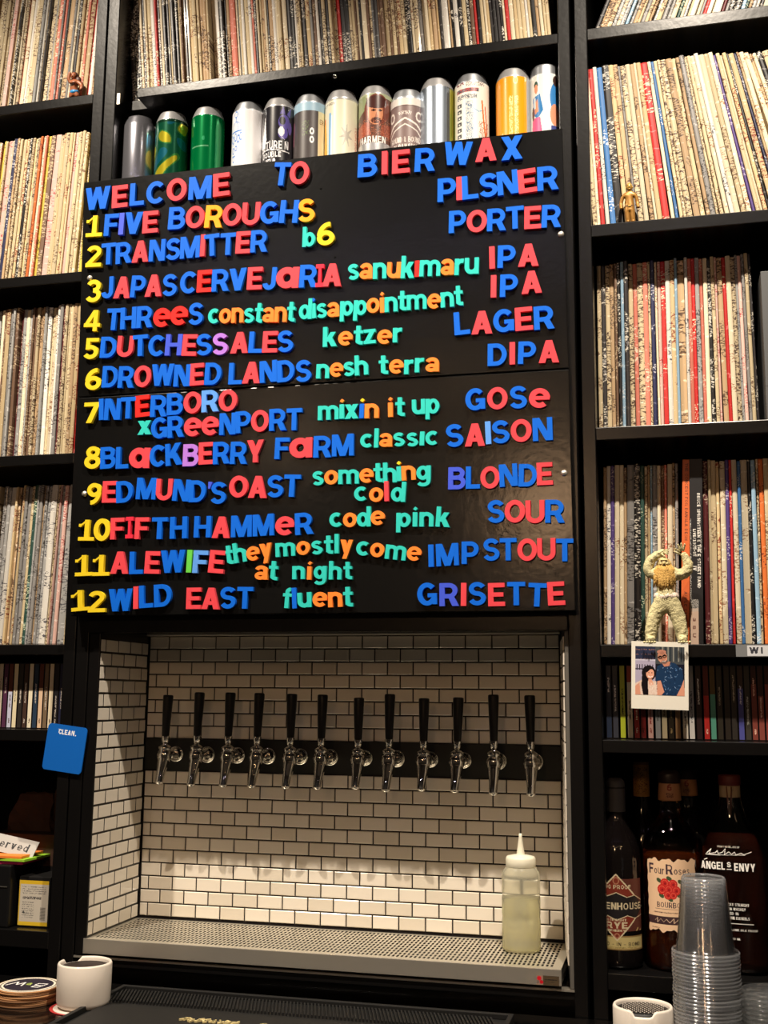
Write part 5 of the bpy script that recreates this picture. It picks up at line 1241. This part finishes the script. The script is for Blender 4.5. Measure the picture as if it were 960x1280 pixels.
# clear cups, mouth down, and lids
CUP = thin_clear('clear_cup_plastic', (.990, .991, .994), .005, .025, .12)
CUPR = thin_clear('clear_cup_rim', (.93, .94, .955), .11, .18, .10)
cupm = MB(); P_ = [(.0452, .0004), (.0462, .0), (.0470, .0009), (.0466, .0022), (.0452, .0024), (.0448, .0040), (.0400, .0066), (.0396, .0150), (.0386, .0165), (.0312, .0960), (.0305, .1005), (.0286, .1030), (.0270, .1012), (.0001, .1012)]
cupm.lathe(P_[:6], 44, 1); cupm.lathe(P_[5:10], 44, 0); cupm.lathe(P_[9:13], 44, 1); cupm.lathe(P_[12:], 44, 0)
cupme = cupm.mesh('clear_cup', [CUP, CUPR])
n = 32; pit = (.0522 + .0998) / (n - 1)
for i in range(n):
    o = link('clear_cup', cupme, None, (1.0234 + random.gauss(0, .0004), -.2000 + random.gauss(0, .0004), -.0998 + i * pit), (0, radians(.2), 0))
    tagp(o, 'clear plastic cup mouth down, %s' % ('topmost of the tall stack' if i == n - 1 else '%s from the top of the tall stack' % ordn(n - i)), 'cup', 'tall stack of clear cups')
lidme = MB().lathe([(.0410, 0), (.0420, .0010), (.0420, .0040), (.0400, .0052), (.0375, .0050), (.0365, .0030), (.0330, .0026), (.0300, .0040), (.0001, .0040)], 40).mesh('clear_lid', thin_clear('clear_lid_plastic', (.975, .98, .975), .03, .05))  # flat clear lid, stacked beside the cups
n = 18
for i in range(n):
    o = link('clear_lid', lidme, None, (1.1080 + random.gauss(0, .0006), -.2000, -.0998 + i * .0060))
    tagp(o, 'shallow clear plastic lid, %s' % ('topmost of the stack at right edge' if i == n - 1 else '%s from top of the stack at right edge' % ordn(n - i)), 'cup', 'stack of clear lids')
caddy('ceramic_cup', 'white ceramic cup with a black studded strainer, beside the stack of clear cups', (.9350, -.2000, -.0999), .0420, .0760, BLACKM, 272, True)

# ------------------------------------------------------------------ left unit odds and ends
bx = tagp(empty('cleaning_box', (-.1700, .06, -.0223), (0, 0, .02)), 'black box with a white and yellow printed label on the lowest left shelf', 'box')
MB().box(-.0320, .0320, -.03, .10, 0, .0900, ch=.0015).build('carton', BLACKM, bx)
cv = Canvas(50, 84, (196, 188, 174)); cv.rect(0, 0, 50, 7, (214, 176, 40)); cv.rect(0, 77, 50, 84, (220, 184, 44)); cv.rect(0, 0, 2, 84, (206, 172, 60))
for i in range(4): cv.speck(5, 11 + i * 4, 46, 13 + i * 4, (110, 106, 104), .5)
cv.speck(6, 30, 38, 35, (70, 66, 66), .7)
for i in range(8): cv.speck(6, 40 + i * 4, 26, 42 + i * 4, (120, 116, 112), .5)
for i in range(0, 24, 2): cv.rect(37, 50 + i, 46, 51 + i, (40, 40, 42))
cv.ell(9, 60, 2, 2, (60, 60, 60))
link('printed_label', cv.mesh('printed_label', lambda u, v: (-.0310 + .0600 * u, -.0303, .003 + .080 * v), VC), bx)
bk = tagp(MB().box(-.065, .065, -.06, .14, 0, .1110, ch=.003).build('black_case', mat('black_plastic', (18, 18, 19), .3), None, (-.2740, .07, -.0223)), 'black plastic case beside the labelled box at the left frame edge', 'case')
MB().box(-.06, .06, -.0010, .0, 0, .0016).build('case_trim', mat('dull_trim', (70, 68, 64), .4), bk, (0, -.0602, .072))
# paper pads on top
zt_ = .0890
for i, (nm, c, dx, rz, th) in enumerate((('pink', (196, 50, 110), .000, .02, .006), ('lime green', (150, 206, 50), .010, -.05, .005), ('orange', (240, 132, 50), -.002, .04, .005))):
    m_ = mat('card_' + nm.replace(' ', '_'), c, .7)
    o = MB().box(-.13, .055, -.045, .07, 0, th - .0004, ch=.0004).build('note_pad', m_, None, (-.2480 + dx, .065 - .002 * i, zt_), (0, 0, rz))
    tagp(o, '%s paper pad in the small pile on the black case' % nm, 'paper pad', 'coloured paper pads'); zt_ += th
cv = Canvas(110, 36, (178, 176, 172)); cv.text('Reserved', 6, 26, 20, (30, 30, 34), width=88, thin=.25) if False else None
for (t_, x_, w_) in (('R', 4, 12), ('e', 19, 9), ('s', 31, 8), ('e', 42, 9), ('r', 54, 7), ('v', 64, 9), ('e', 76, 9), ('d', 88, 9)): cv.text(t_, x_, 26, 17, (34, 34, 38), width=w_, thin=.3)
e = tagp(empty('reserved_sign', (-.2500, .046, zt_ + .0012), (radians(-32), radians(9), 0)), 'grey folded card reading Reserved on the paper pads', 'sign')
MB().box(-.062, .062, 0, .0012, 0, .034).build('card', mat('grey_card', (178, 176, 172), .7), e)
link('print', cv.mesh('print', lambda u, v: (-.062 + .124 * u, -.0003, .034 * v), VC), e)
# brown bags and a carton in the dark
def crumple(nm, x0, x1, y, z0, z1, d, m, lab, seed):
    r_ = random.Random(seed); bm = bmesh.new(); bmesh.ops.create_cube(bm, size=1); bmesh.ops.subdivide_edges(bm, edges=bm.edges[:], cuts=4, use_grid_fill=True)
    for v in bm.verts:
        v.co = Vector((v.co.x * (x1 - x0) * (1 - .25 * (v.co.z + .5)), v.co.y * d * (1 - .7 * (v.co.z + .5)), (v.co.z + .5) * (z1 - z0))); v.co += Vector((r_.gauss(0, .0022), r_.gauss(0, .0022), r_.gauss(0, .0016) if v.co.z > .002 else 0))
    me = bpy.data.meshes.new(nm); bm.to_mesh(me); bm.free(); me.materials.append(m)
    return tagp(link(nm, me, None, ((x0 + x1) / 2, y, z0)), lab, 'bag')
pb = tagp(MB().box(-.31, -.135, .10, .23, .076, .135, ch=.001).build('brown_carton', CARD), 'low brown carton behind the paper pads', 'carton')
pb.location = (0, 0, 0)
crumple('paper_bag', -.300, -.205, .17, .1358, .205, .07, CARD, 'crumpled brown paper bag on the carton, left one', 3)
crumple('paper_bag', -.215, -.175, .18, .1358, .255, .05, CARD, 'tall narrow brown paper bag on the carton, beside the crumpled one', 5)
MB().box(-.31, -.135, .10, .24, -.0223, .0758).build('storage_tub', BLACKM); bpy.data.objects['storage_tub']['label'] = 'dark tub under the brown carton'; bpy.data.objects['storage_tub']['category'] = 'box'

# ------------------------------------------------------------------ blue magnet card
e = tagp(empty('magnet_card', (-.1030, -.0030, .3035), (0, radians(6.5), 0)), 'blue square card with rounded corners reading CLEAN on the left post', 'magnet')
N_ = 84
cv = Canvas(N_, N_, (14, 96, 186)); cv.text('CLEAN', 24, 17, 9, (240, 242, 246), width=34); cv.rect(60, 15.4, 62, 17, (240, 242, 246)); cv.rect(23, 7.8, 28, 9.4, (240, 242, 246))
r0 = 7; qx = np.clip(abs(cv.X - N_ / 2) - (N_ / 2 - r0), 0, None); qy = np.clip(abs(cv.Y - N_ / 2) - (N_ / 2 - r0), 0, None); kp = qx ** 2 + qy ** 2 < r0 * r0
pts = []
for (sx_, sy_, a0) in ((1, 1, 0), (-1, 1, 90), (-1, -1, 180), (1, -1, 270)):
    for k in range(7):
        a = radians(a0 + 15 * k); pts.append((sx_ * .0335 + .0068 * cos(a), sy_ * .0355 + .0068 * sin(a)))
vs = [(x, 0, z) for x, z in pts] + [(x, -.0018, z) for x, z in pts]; n = len(pts)
link('card', mesh('card', vs, [tuple(range(n)), tuple(range(2 * n - 1, n - 1, -1))] + [(i, n + i, n + (i + 1) % n, (i + 1) % n) for i in range(n)], mat('blue_card', (14, 96, 186), .4)), e)
link('print', cv.mesh('print', lambda u, v: (-.0400 + .0800 * u, -.0020, -.0420 + .0840 * v), vcmat('printed_magnet', .4), kp), e)

# ------------------------------------------------------------------ instant photo
e = tagp(empty('instant_photo', (.9698, -.0020, .4415), (0, radians(1.6), 0)), 'white-framed instant photo of a smiling couple hanging on the shelf edge', 'photo')
MB().box(-.0455, .0455, -.0012, 0, -.0550, .0550).build('photo_frame', mat('white_photo_card', (226, 222, 210), .45), e)
cv = Canvas(112, 112, (24, 28, 44)); A = cv
cv.rect(0, 0, 46, 34, (40, 48, 74))
for i in range(3): cv.speck(0, 6 + i * 11, 46, 9 + i * 11, (150, 110, 100), .3)
cv.rect(0, 32, 46, 112, (172, 164, 188)); cv.rect(0, 30, 46, 33, (200, 196, 214))
for i in range(7): cv.rect(3 + i * 6, 42, 5 + i * 6, 55, (30, 28, 40))
cv.rect(0, 51, 44, 54, (60, 56, 72)); cv.rect(46, 0, 112, 40, (70, 74, 78))
for i in range(9): cv.rect(56 + i * 6, 0, 58 + i * 6, 34, (150, 150, 140) if i % 2 else (30, 44, 52))
sk = (214, 150, 124); nv = (24, 52, 86)
cv.poly([(50, 46), (70, 34), (92, 38), (108, 56), (112, 112), (52, 112), (46, 80)], nv)
for i in range(60): 
    a_, b_ = random.uniform(50, 108), random.uniform(44, 110); cv.line([(a_, b_), (a_ + random.uniform(-4, 4), b_ + random.uniform(-5, 5))], 1.2, random.choice([(120, 150, 190), (16, 32, 60), (80, 120, 170)]))
cv.poly([(50, 80), (58, 78), (66, 104), (60, 112), (50, 112)], sk); cv.poly([(104, 92), (111, 74), (112, 112), (94, 112)], sk)
cv.poly([(60, 36), (80, 34), (78, 44), (66, 46)], (196, 132, 108))
cv.ell(62, 24, 11, 14, sk, -.2); cv.ell(60, 12, 10, 5, (190, 130, 110)); cv.ell(66, 36, 7, 4, (120, 96, 90)); cv.line([(52, 25), (60, 23), (70, 20)], 1.8, (26, 20, 24)); cv.ring(57, 25, 3.6, 3, 1.2, (26, 20, 24)); cv.ring(67, 22, 3.6, 3, 1.2, (26, 20, 24)); cv.line([(62, 34), (69, 33)], 1.4, (240, 230, 224)); cv.line([(62, 26), (64, 30)], 1.2, (180, 110, 90))
cv.poly([(0, 86), (14, 78), (48, 80), (50, 112), (0, 112)], (222, 196, 180)); cv.poly([(0, 92), (10, 84), (12, 112), (0, 112)], sk)
cv.ell(31, 62, 16, 18, (18, 14, 20)); cv.poly([(16, 62), (28, 60), (30, 112), (18, 112), (14, 90)], (18, 14, 20)); cv.ell(34, 63, 9.5, 12, (226, 164, 138)); cv.poly([(24, 52), (34, 46), (44, 54), (34, 53), (26, 62)], (18, 14, 20))
cv.ell(31, 61, 1.6, .9, (30, 20, 24)); cv.ell(38, 61, 1.6, .9, (30, 20, 24)); cv.line([(30, 69), (34, 71), (39, 69)], 1.5, (250, 240, 236)); cv.poly([(30, 76), (38, 76), (42, 88), (32, 92)], (226, 164, 138)); cv.speck(32, 84, 50, 112, (240, 226, 214), .3)
link('picture', cv.mesh('picture', lambda u, v: (-.0392 + .0785 * u, -.0015, -.0322 + .0790 * v), vcmat('printed_photo', .25, .3)), e)
# shelf label
e = tagp(empty('shelf_label', (1.1220, -.0005, .4814)), 'grey and white adhesive shelf label reading WI FI', 'label')
MB().box(-.0310, .050, -.0012, 0, -.0095, .0095).build('tape', mat('grey_tape', (120, 122, 124), .35), e)
cv = Canvas(70, 18, (206, 208, 212)); cv.text('WI FI', 4, 14, 10.5, (56, 58, 66), width=52, thin=.2, gap=.25)
link('print', cv.mesh('print', lambda u, v: (-.0135 + .062 * u, -.0015, -.0085 + .0170 * v), vcmat('printed_tape', .35)), e)

# ------------------------------------------------------------------ toy figures
def skin(name, pts, edges, m, parent=None, sub=2, disp=0, dscale=.01, root=0):
    me = bpy.data.meshes.new(name); me.from_pydata([p[0] for p in pts], edges, []); me.update()
    o = bpy.data.objects.new(name + '_cage', me); COL.objects.link(o)
    o.modifiers.new('s', 'SKIN').use_smooth_shade = True
    for i, p in enumerate(pts):
        r_ = p[1] if isinstance(p[1], tuple) else (p[1], p[1]); me.skin_vertices[0].data[i].radius = r_
    me.skin_vertices[0].data[root].use_root = True
    sb = o.modifiers.new('u', 'SUBSURF'); sb.levels = sub; sb.render_levels = sub
    if disp:
        tx = bpy.data.textures.new(name, 'CLOUDS'); tx.noise_scale = dscale; tx.noise_depth = 2
        dm_ = o.modifiers.new('d', 'DISPLACE'); dm_.texture = tx; dm_.strength = disp; dm_.mid_level = .5
    bpy.context.view_layer.update()
    dg = bpy.context.evaluated_depsgraph_get()
    out = bpy.data.meshes.new_from_object(o.evaluated_get(dg)); out.name = name
    bpy.data.objects.remove(o); out.materials.clear(); out.materials.append(m)
    out.polygons.foreach_set('use_smooth', [True] * len(out.polygons))
    return link(name, out, parent)
# --- furry wild man (units: metres, local origin between the feet)
FUR = mat('pale_yellow_fur', (206, 196, 150), .75, var=.38, vscale=60, bump=.9, bscale=420)
GOLDF = mat('golden_brown_fur', (200, 158, 84), .75, var=.25, vscale=90, bump=1.0, bscale=380)
PINKF = mat('pale_pink_fur', (216, 200, 186), .7, bump=.8, bscale=300)
Y = tagp(empty('furry_toy_figure', (.9800, .0065, .4924)), 'pale furry wild man toy with raised arms and long golden beard on the shelf', 'toy figure')
q = 1 / 752
def p(px, py, y=0.0): return ((px - 823) * q, y, (803 - py) * q)
pts = [(p(826, 748), (.0180, .0135)), (p(825, 734), (.0165, .0130)), (p(825, 722), (.0205, .0150)), (p(825, 711), (.0170, .0120)), (p(825, 706), .0080), (p(824, 699), .0100),
       (p(817, 757), .0142), (p(811, 768), .0130), (p(808, 780), .0118), (p(806, 792), .0105), (p(805.5, 797, -.003), .0085), (p(805, 798.5, -.013), .0068),
       (p(835, 757), .0142), (p(839, 768), .0130), (p(842, 780), .0118), (p(844, 792), .0105), (p(844, 797, -.003), .0085), (p(845.5, 798.5, -.013), .0068),
       (p(814, 714), .0115), (p(804, 714, -.002), .0108), (p(805, 703, -.003), .0098), (p(812, 694, -.005), .0082), (p(821, 689, -.007), .0058), (p(827, 686.5, -.008), .0052),
       (p(838, 716), .0115), (p(847, 717, -.002), .0105), (p(853, 711, -.003), .0108), (p(854, 702, -.003), .0092), (p(850, 694, -.004), .0062), (p(847, 689, -.005), .0058)]
ed = [(0, 1), (1, 2), (2, 3), (3, 4), (4, 5), (0, 6), (6, 7), (7, 8), (8, 9), (9, 10), (10, 11), (0, 12), (12, 13), (13, 14), (14, 15), (15, 16), (16, 17),
      (3, 18), (18, 19), (19, 20), (20, 21), (21, 22), (22, 23), (3, 24), (24, 25), (25, 26), (26, 27), (27, 28), (28, 29)]
skin('body', pts, ed, FUR, Y, 3, .0040, .0045)
def finger(pl, r_, nm='finger', m=FUR):
    return MB().tube(pl, [r_, r_ * .95, r_ * .85, r_ * .5], 8).build(nm, m, Y)
for i, (dx, dz) in enumerate(((-6.5, -3), (-4.0, -8), (-.5, -9.5), (3.0, -8.5))):
    a = p(847 + dx * .4, 688 + dz * .1, -.006); c_ = p(847 + dx * 1.15, 688 + dz, -.009); m_ = tuple((a[k] * .5 + c_[k] * .5) for k in range(3)); finger([a, m_, c_, (c_[0] - .0004, c_[1] - .002, c_[2] + .0012)], .0019)
finger([p(844, 691, -.007), p(841, 690, -.010), p(838.5, 688.5, -.011), p(837.5, 687.6, -.011)], .0018, 'thumb')
for i, (dx, dz) in enumerate(((5.5, -1.5), (6, 1.5), (5.5, 4), (4, 6))):
    a = p(826, 687 + i * .6, -.011); c_ = p(826 + dx * .7, 687 + dz * .8, -.013); m_ = tuple((a[k] * .5 + c_[k] * .5) for k in range(3)); finger([a, m_, c_, (c_[0] + .0006, c_[1], c_[2] - .0008)], .0018)
finger([p(822, 690, -.012), p(824, 693, -.014), p(826, 694.5, -.014), p(827, 695, -.014)], .0017, 'thumb')
# claws darker
# face
FACE = mat('toy_face', (206, 186, 132), .6, bump=.5, bscale=300)
h = MB(); h.ball(p(824.5, 702, -.008), (.0088, .0088, .0105), 18, 12); h.ball(p(824.5, 698.8, -.0155), (.0062, .0020, .0014)); h.ball(p(824.5, 703.2, -.0172), (.0019, .0026, .0022)); h.ball(p(820.7, 703.4, -.0145), (.0027, .0028, .0024)); h.ball(p(828.3, 703.4, -.0145), (.0027, .0028, .0024))
h.build('face', FACE, Y)
DK = mat('toy_dark_detail', (54, 40, 28), .4)
e1 = MB(); e1.ball(p(821.9, 700.9, -.0158), (.0014, .0010, .0010), 10, 6); e1.ball(p(827.1, 700.9, -.0158), (.0014, .0010, .0010), 10, 6); 
me_ = e1.mesh('eye', DK); link('eyes', me_, Y)
MB().ball(p(824.5, 705.3, -.0168), (.0032, .0012, .0009), 12, 6).build('mouth', DK, Y)
for s_ in (-1, 1): MB().ball(p(824.5 + s_ * 7, 702, -.006), (.0016, .0012, .0026), 10, 6).build('ear', FACE, Y)
hr = MB()
for i in range(26):
    a = -pi / 2 + (i / 25 - .5) * 3.4; x_ = .0092 * sin(a + pi / 2); 
    hr.tube([p(824.5 + x_ / q * .75, 697.5, -.006 + .006 * abs(sin(a + pi / 2))), p(824.5 + x_ / q * 1.15, 700 + abs(x_) / q * .3, -.008 + .006 * abs(sin(a + pi / 2))), p(824.5 + x_ / q * 1.3, 707, -.006 + .004 * abs(sin(a + pi / 2)))], [.0020, .0018, .0008], 6)
hr.build('hair', GOLDF, Y)
bd = MB(); rr_ = random.Random(4)
for i in range(120):
    u = rr_.uniform(-1, 1); x0_ = 824.5 + u * 8.5; ln = rr_.uniform(18, 32) * (1 - .28 * abs(u)); yb0 = rr_.uniform(704.5, 712)
    yd = -.0150 + .006 * abs(u) ** 2; w_ = rr_.uniform(-2.2, 2.2)
    P0 = [p(x0_, yb0, yd), p(x0_ + w_ * .4 + u * 3, yb0 + ln * .33, yd - .0022), p(x0_ - w_ * .3 + u * 4, yb0 + ln * .66, yd - .0014), p(x0_ + w_ + u * 4, yb0 + ln, yd + .0005)]
    bd.tube(P0, [.0016, .0024, .0020, .0004], 6)
bd.ball(p(825.5, 722, -.006), (.0150, .0090, .0170), 20, 14); bd.ball(p(824.5, 712, -.011), (.0100, .0085, .0075), 16, 10)
bd.build('beard', GOLDF, Y)
lc = MB()
for i in range(40):
    a = 2 * pi * i / 40; x_, y_ = .0168 * cos(a), .0128 * sin(a); L_ = .0065 + .0035 * rr_.random()
    z_ = (803 - 741) * q
    lc.tube([(p(826, 0)[0] + x_, y_, z_ + .002), (p(826, 0)[0] + x_ * 1.14, y_ * 1.16, z_ - L_ * .5), (p(826, 0)[0] + x_ * 1.16 + rr_.uniform(-.001, .001), y_ * 1.22, z_ - L_)], [.0020, .0022, .0006], 6)
lc.build('loincloth', PINKF, Y)
for s_, cx_ in ((-1, 804.5), (1, 846)):
    tm = MB()
    for k in range(5): tm.ball(p(cx_ + (k - 2) * 3.2, 800.9, -.0225 + abs(k - 2) * .0012), (.0021, .0032, .0021), 10, 6)
    tm.build('toes', FUR, Y)

# --- gold man toy
GOLD = mat('gold_toy_plastic', (158, 114, 52), .38, metal=.35, spec=.5)
GOLDL = mat('pale_gold_plastic', (184, 146, 70), .38, metal=.3)
T = tagp(empty('gold_toy_figure', (.9420, .0085, 1.2324)), 'small gold plastic man figure standing with arms at his sides on the shelf', 'toy figure')
q2 = 1 / 705
def p2(cx_, cy_, y=0.0): return ((cx_ - 390) / 14.2 * q2, y, (1082 - cy_) / 14.2 * q2)
pts = [(p2(388, 780), (.0078, .0052)), (p2(388, 700), (.0078, .0054)), (p2(388, 600), (.0092, .0060)), (p2(388, 535), (.0080, .0050)), (p2(390, 500), .0032), (p2(392, 470), .0034),
       (p2(345, 850), .0056), (p2(352, 960), .0047), (p2(358, 1050), .0042), (p2(358, 1066, -.002), .0036), (p2(356, 1070, -.007), .0026),
       (p2(432, 850), .0056), (p2(438, 960), .0047), (p2(446, 1050), .0042), (p2(448, 1066, -.002), .0036), (p2(450, 1070, -.007), .0026),
       (p2(300, 550), .0042), (p2(262, 620), .0038), (p2(240, 720), .0034), (p2(242, 790, -.003), .0030), (p2(250, 835, -.005), .0032),
       (p2(480, 550), .0042), (p2(515, 620), .0038), (p2(530, 720), .0034), (p2(536, 790, -.003), .0030), (p2(548, 835, -.005), .0032)]
ed = [(0, 1), (1, 2), (2, 3), (3, 4), (4, 5), (0, 6), (6, 7), (7, 8), (8, 9), (9, 10), (0, 11), (11, 12), (12, 13), (13, 14), (14, 15), (3, 16), (16, 17), (17, 18), (18, 19), (19, 20), (3, 21), (21, 22), (22, 23), (23, 24), (24, 25)]
skin('body', pts, ed, GOLD, T, 2)
hd = MB(); hd.ball(p2(394, 410, -.0005), (.0056, .0056, .0078), 18, 12); hd.ball(p2(394, 425, -.0062), (.0010, .0014, .0015), 10, 6); hd.ball(p2(394, 458, -.0040), (.0028, .0020, .0016), 12, 6)
for s_ in (-1, 1): hd.ball(p2(394 + s_ * 56, 415, 0), (.0009, .0014, .0019), 8, 6)
hd.build('head', GOLDL, T)
ey = MB(); 
for s_ in (-1, 1): ey.ball(p2(394 + s_ * 24, 398, -.0052), (.0010, .0007, .0008), 8, 6)
ey.build('eyes', mat('toy_eye', (60, 44, 20), .3), T); MB().ball(p2(394, 448, -.0056), (.0018, .0006, .0004), 8, 6).build('mouth', mat('toy_eye'), T)
MB().lathe([(.0082, 0), (.0086, .0006), (.0086, .0022), (.0082, .0028)], 24, sy=.70).build('belt', mat('brown_belt', (92, 62, 40), .5), T, p2(388, 790))
MB().box(-.0026, .0026, -.0068, -.0056, 0, .0030, ch=.0003).build('belt_buckle', GOLDL, T, p2(392, 795))
# --- small brown wrestler-like doll
S_ = tagp(empty('brown_toy_figure', (-.1660, .0090, 1.6109)), 'tiny brown toy figure in bright blue trunks on the top left shelf', 'toy figure')
BR = mat('brown_toy_plastic', (156, 92, 60), .4); BRD = mat('dark_brown_toy_plastic', (70, 36, 26), .5)
q3 = 1 / 608
def p3(cx_, cy_, y=0.0): return ((cx_ - 430) / 13.7 * q3, y, (815 - cy_) / 13.7 * q3)
pts = [(p3(430, 690), (.0080, .0060)), (p3(425, 620), (.0082, .0060)), (p3(420, 550), (.0096, .0064)), (p3(415, 500), (.0075, .0050)), (p3(405, 455), .0036),
       (p3(370, 740), .0050), (p3(350, 800), .0040), (p3(478, 740), .0050), (p3(500, 800), .0040),
       (p3(350, 520), .0046), (p3(320, 450, -.003), .0040), (p3(338, 370, -.004), .0032), (p3(345, 325, -.004), .0030),
       (p3(500, 530), .0048), (p3(560, 590), .0042), (p3(575, 660, -.003), .0036), (p3(560, 700, -.004), .0030)]
ed = [(0, 1), (1, 2), (2, 3), (3, 4), (0, 5), (5, 6), (0, 7), (7, 8), (3, 9), (9, 10), (10, 11), (11, 12), (3, 13), (13, 14), (14, 15), (15, 16)]
skin('body', pts, ed, BR, S_, 2)
MB().ball(p3(405, 400, -.001), (.0062, .0060, .0076), 14, 10).build('head', BR, S_)
hm_ = MB(); hm_.ball(p3(415, 385, .0020), (.0070, .0064, .0080), 14, 10); hm_.ball(p3(470, 470, .0030), (.0075, .0050, .0085), 14, 10); hm_.build('hair', BRD, S_)
ff = MB()
for s_ in (-1, 1): ff.ball(p3(405 + s_ * 22, 395, -.0064), (.0010, .0007, .0009), 8, 6)
ff.ball(p3(405, 425, -.0066), (.0016, .0008, .0006), 8, 6); ff.build('face_detail', BRD, S_)
MB().ball(p3(428, 700), (.0100, .0078, .0058), 16, 10).build('trunks', mat('bright_blue_trunks', (60, 150, 214), .3), S_)
print('objects', len(COL.objects), 'polys', sum(len(o.data.polygons) for o in COL.objects if o.type == 'MESH'))

# small warm bulbs strung across the room behind the camera: they glint in glass and chrome
sl = MB()
for i in range(26):
    x = -1.6 + 5.0 * i / 25; sl.ball((x, -3.9 - .2 * sin(i * 1.3), 2.15 - .25 * abs(sin(i * .42))), .0110, 8, 6)
for i in range(18):
    x = -1.2 + 4.0 * i / 17; sl.ball((x, -2.9, 2.45 - .12 * abs(sin(i * .5))), .0090, 8, 6, 1)
o = sl.build('string_lights', [mat('warm_bulb', (255, 206, 150), emit=75), mat('cool_bulb', (220, 214, 255), emit=75)])
tagp(o, 'strings of small bulbs across the bar room behind the camera', 'lights', None, 'stuff')
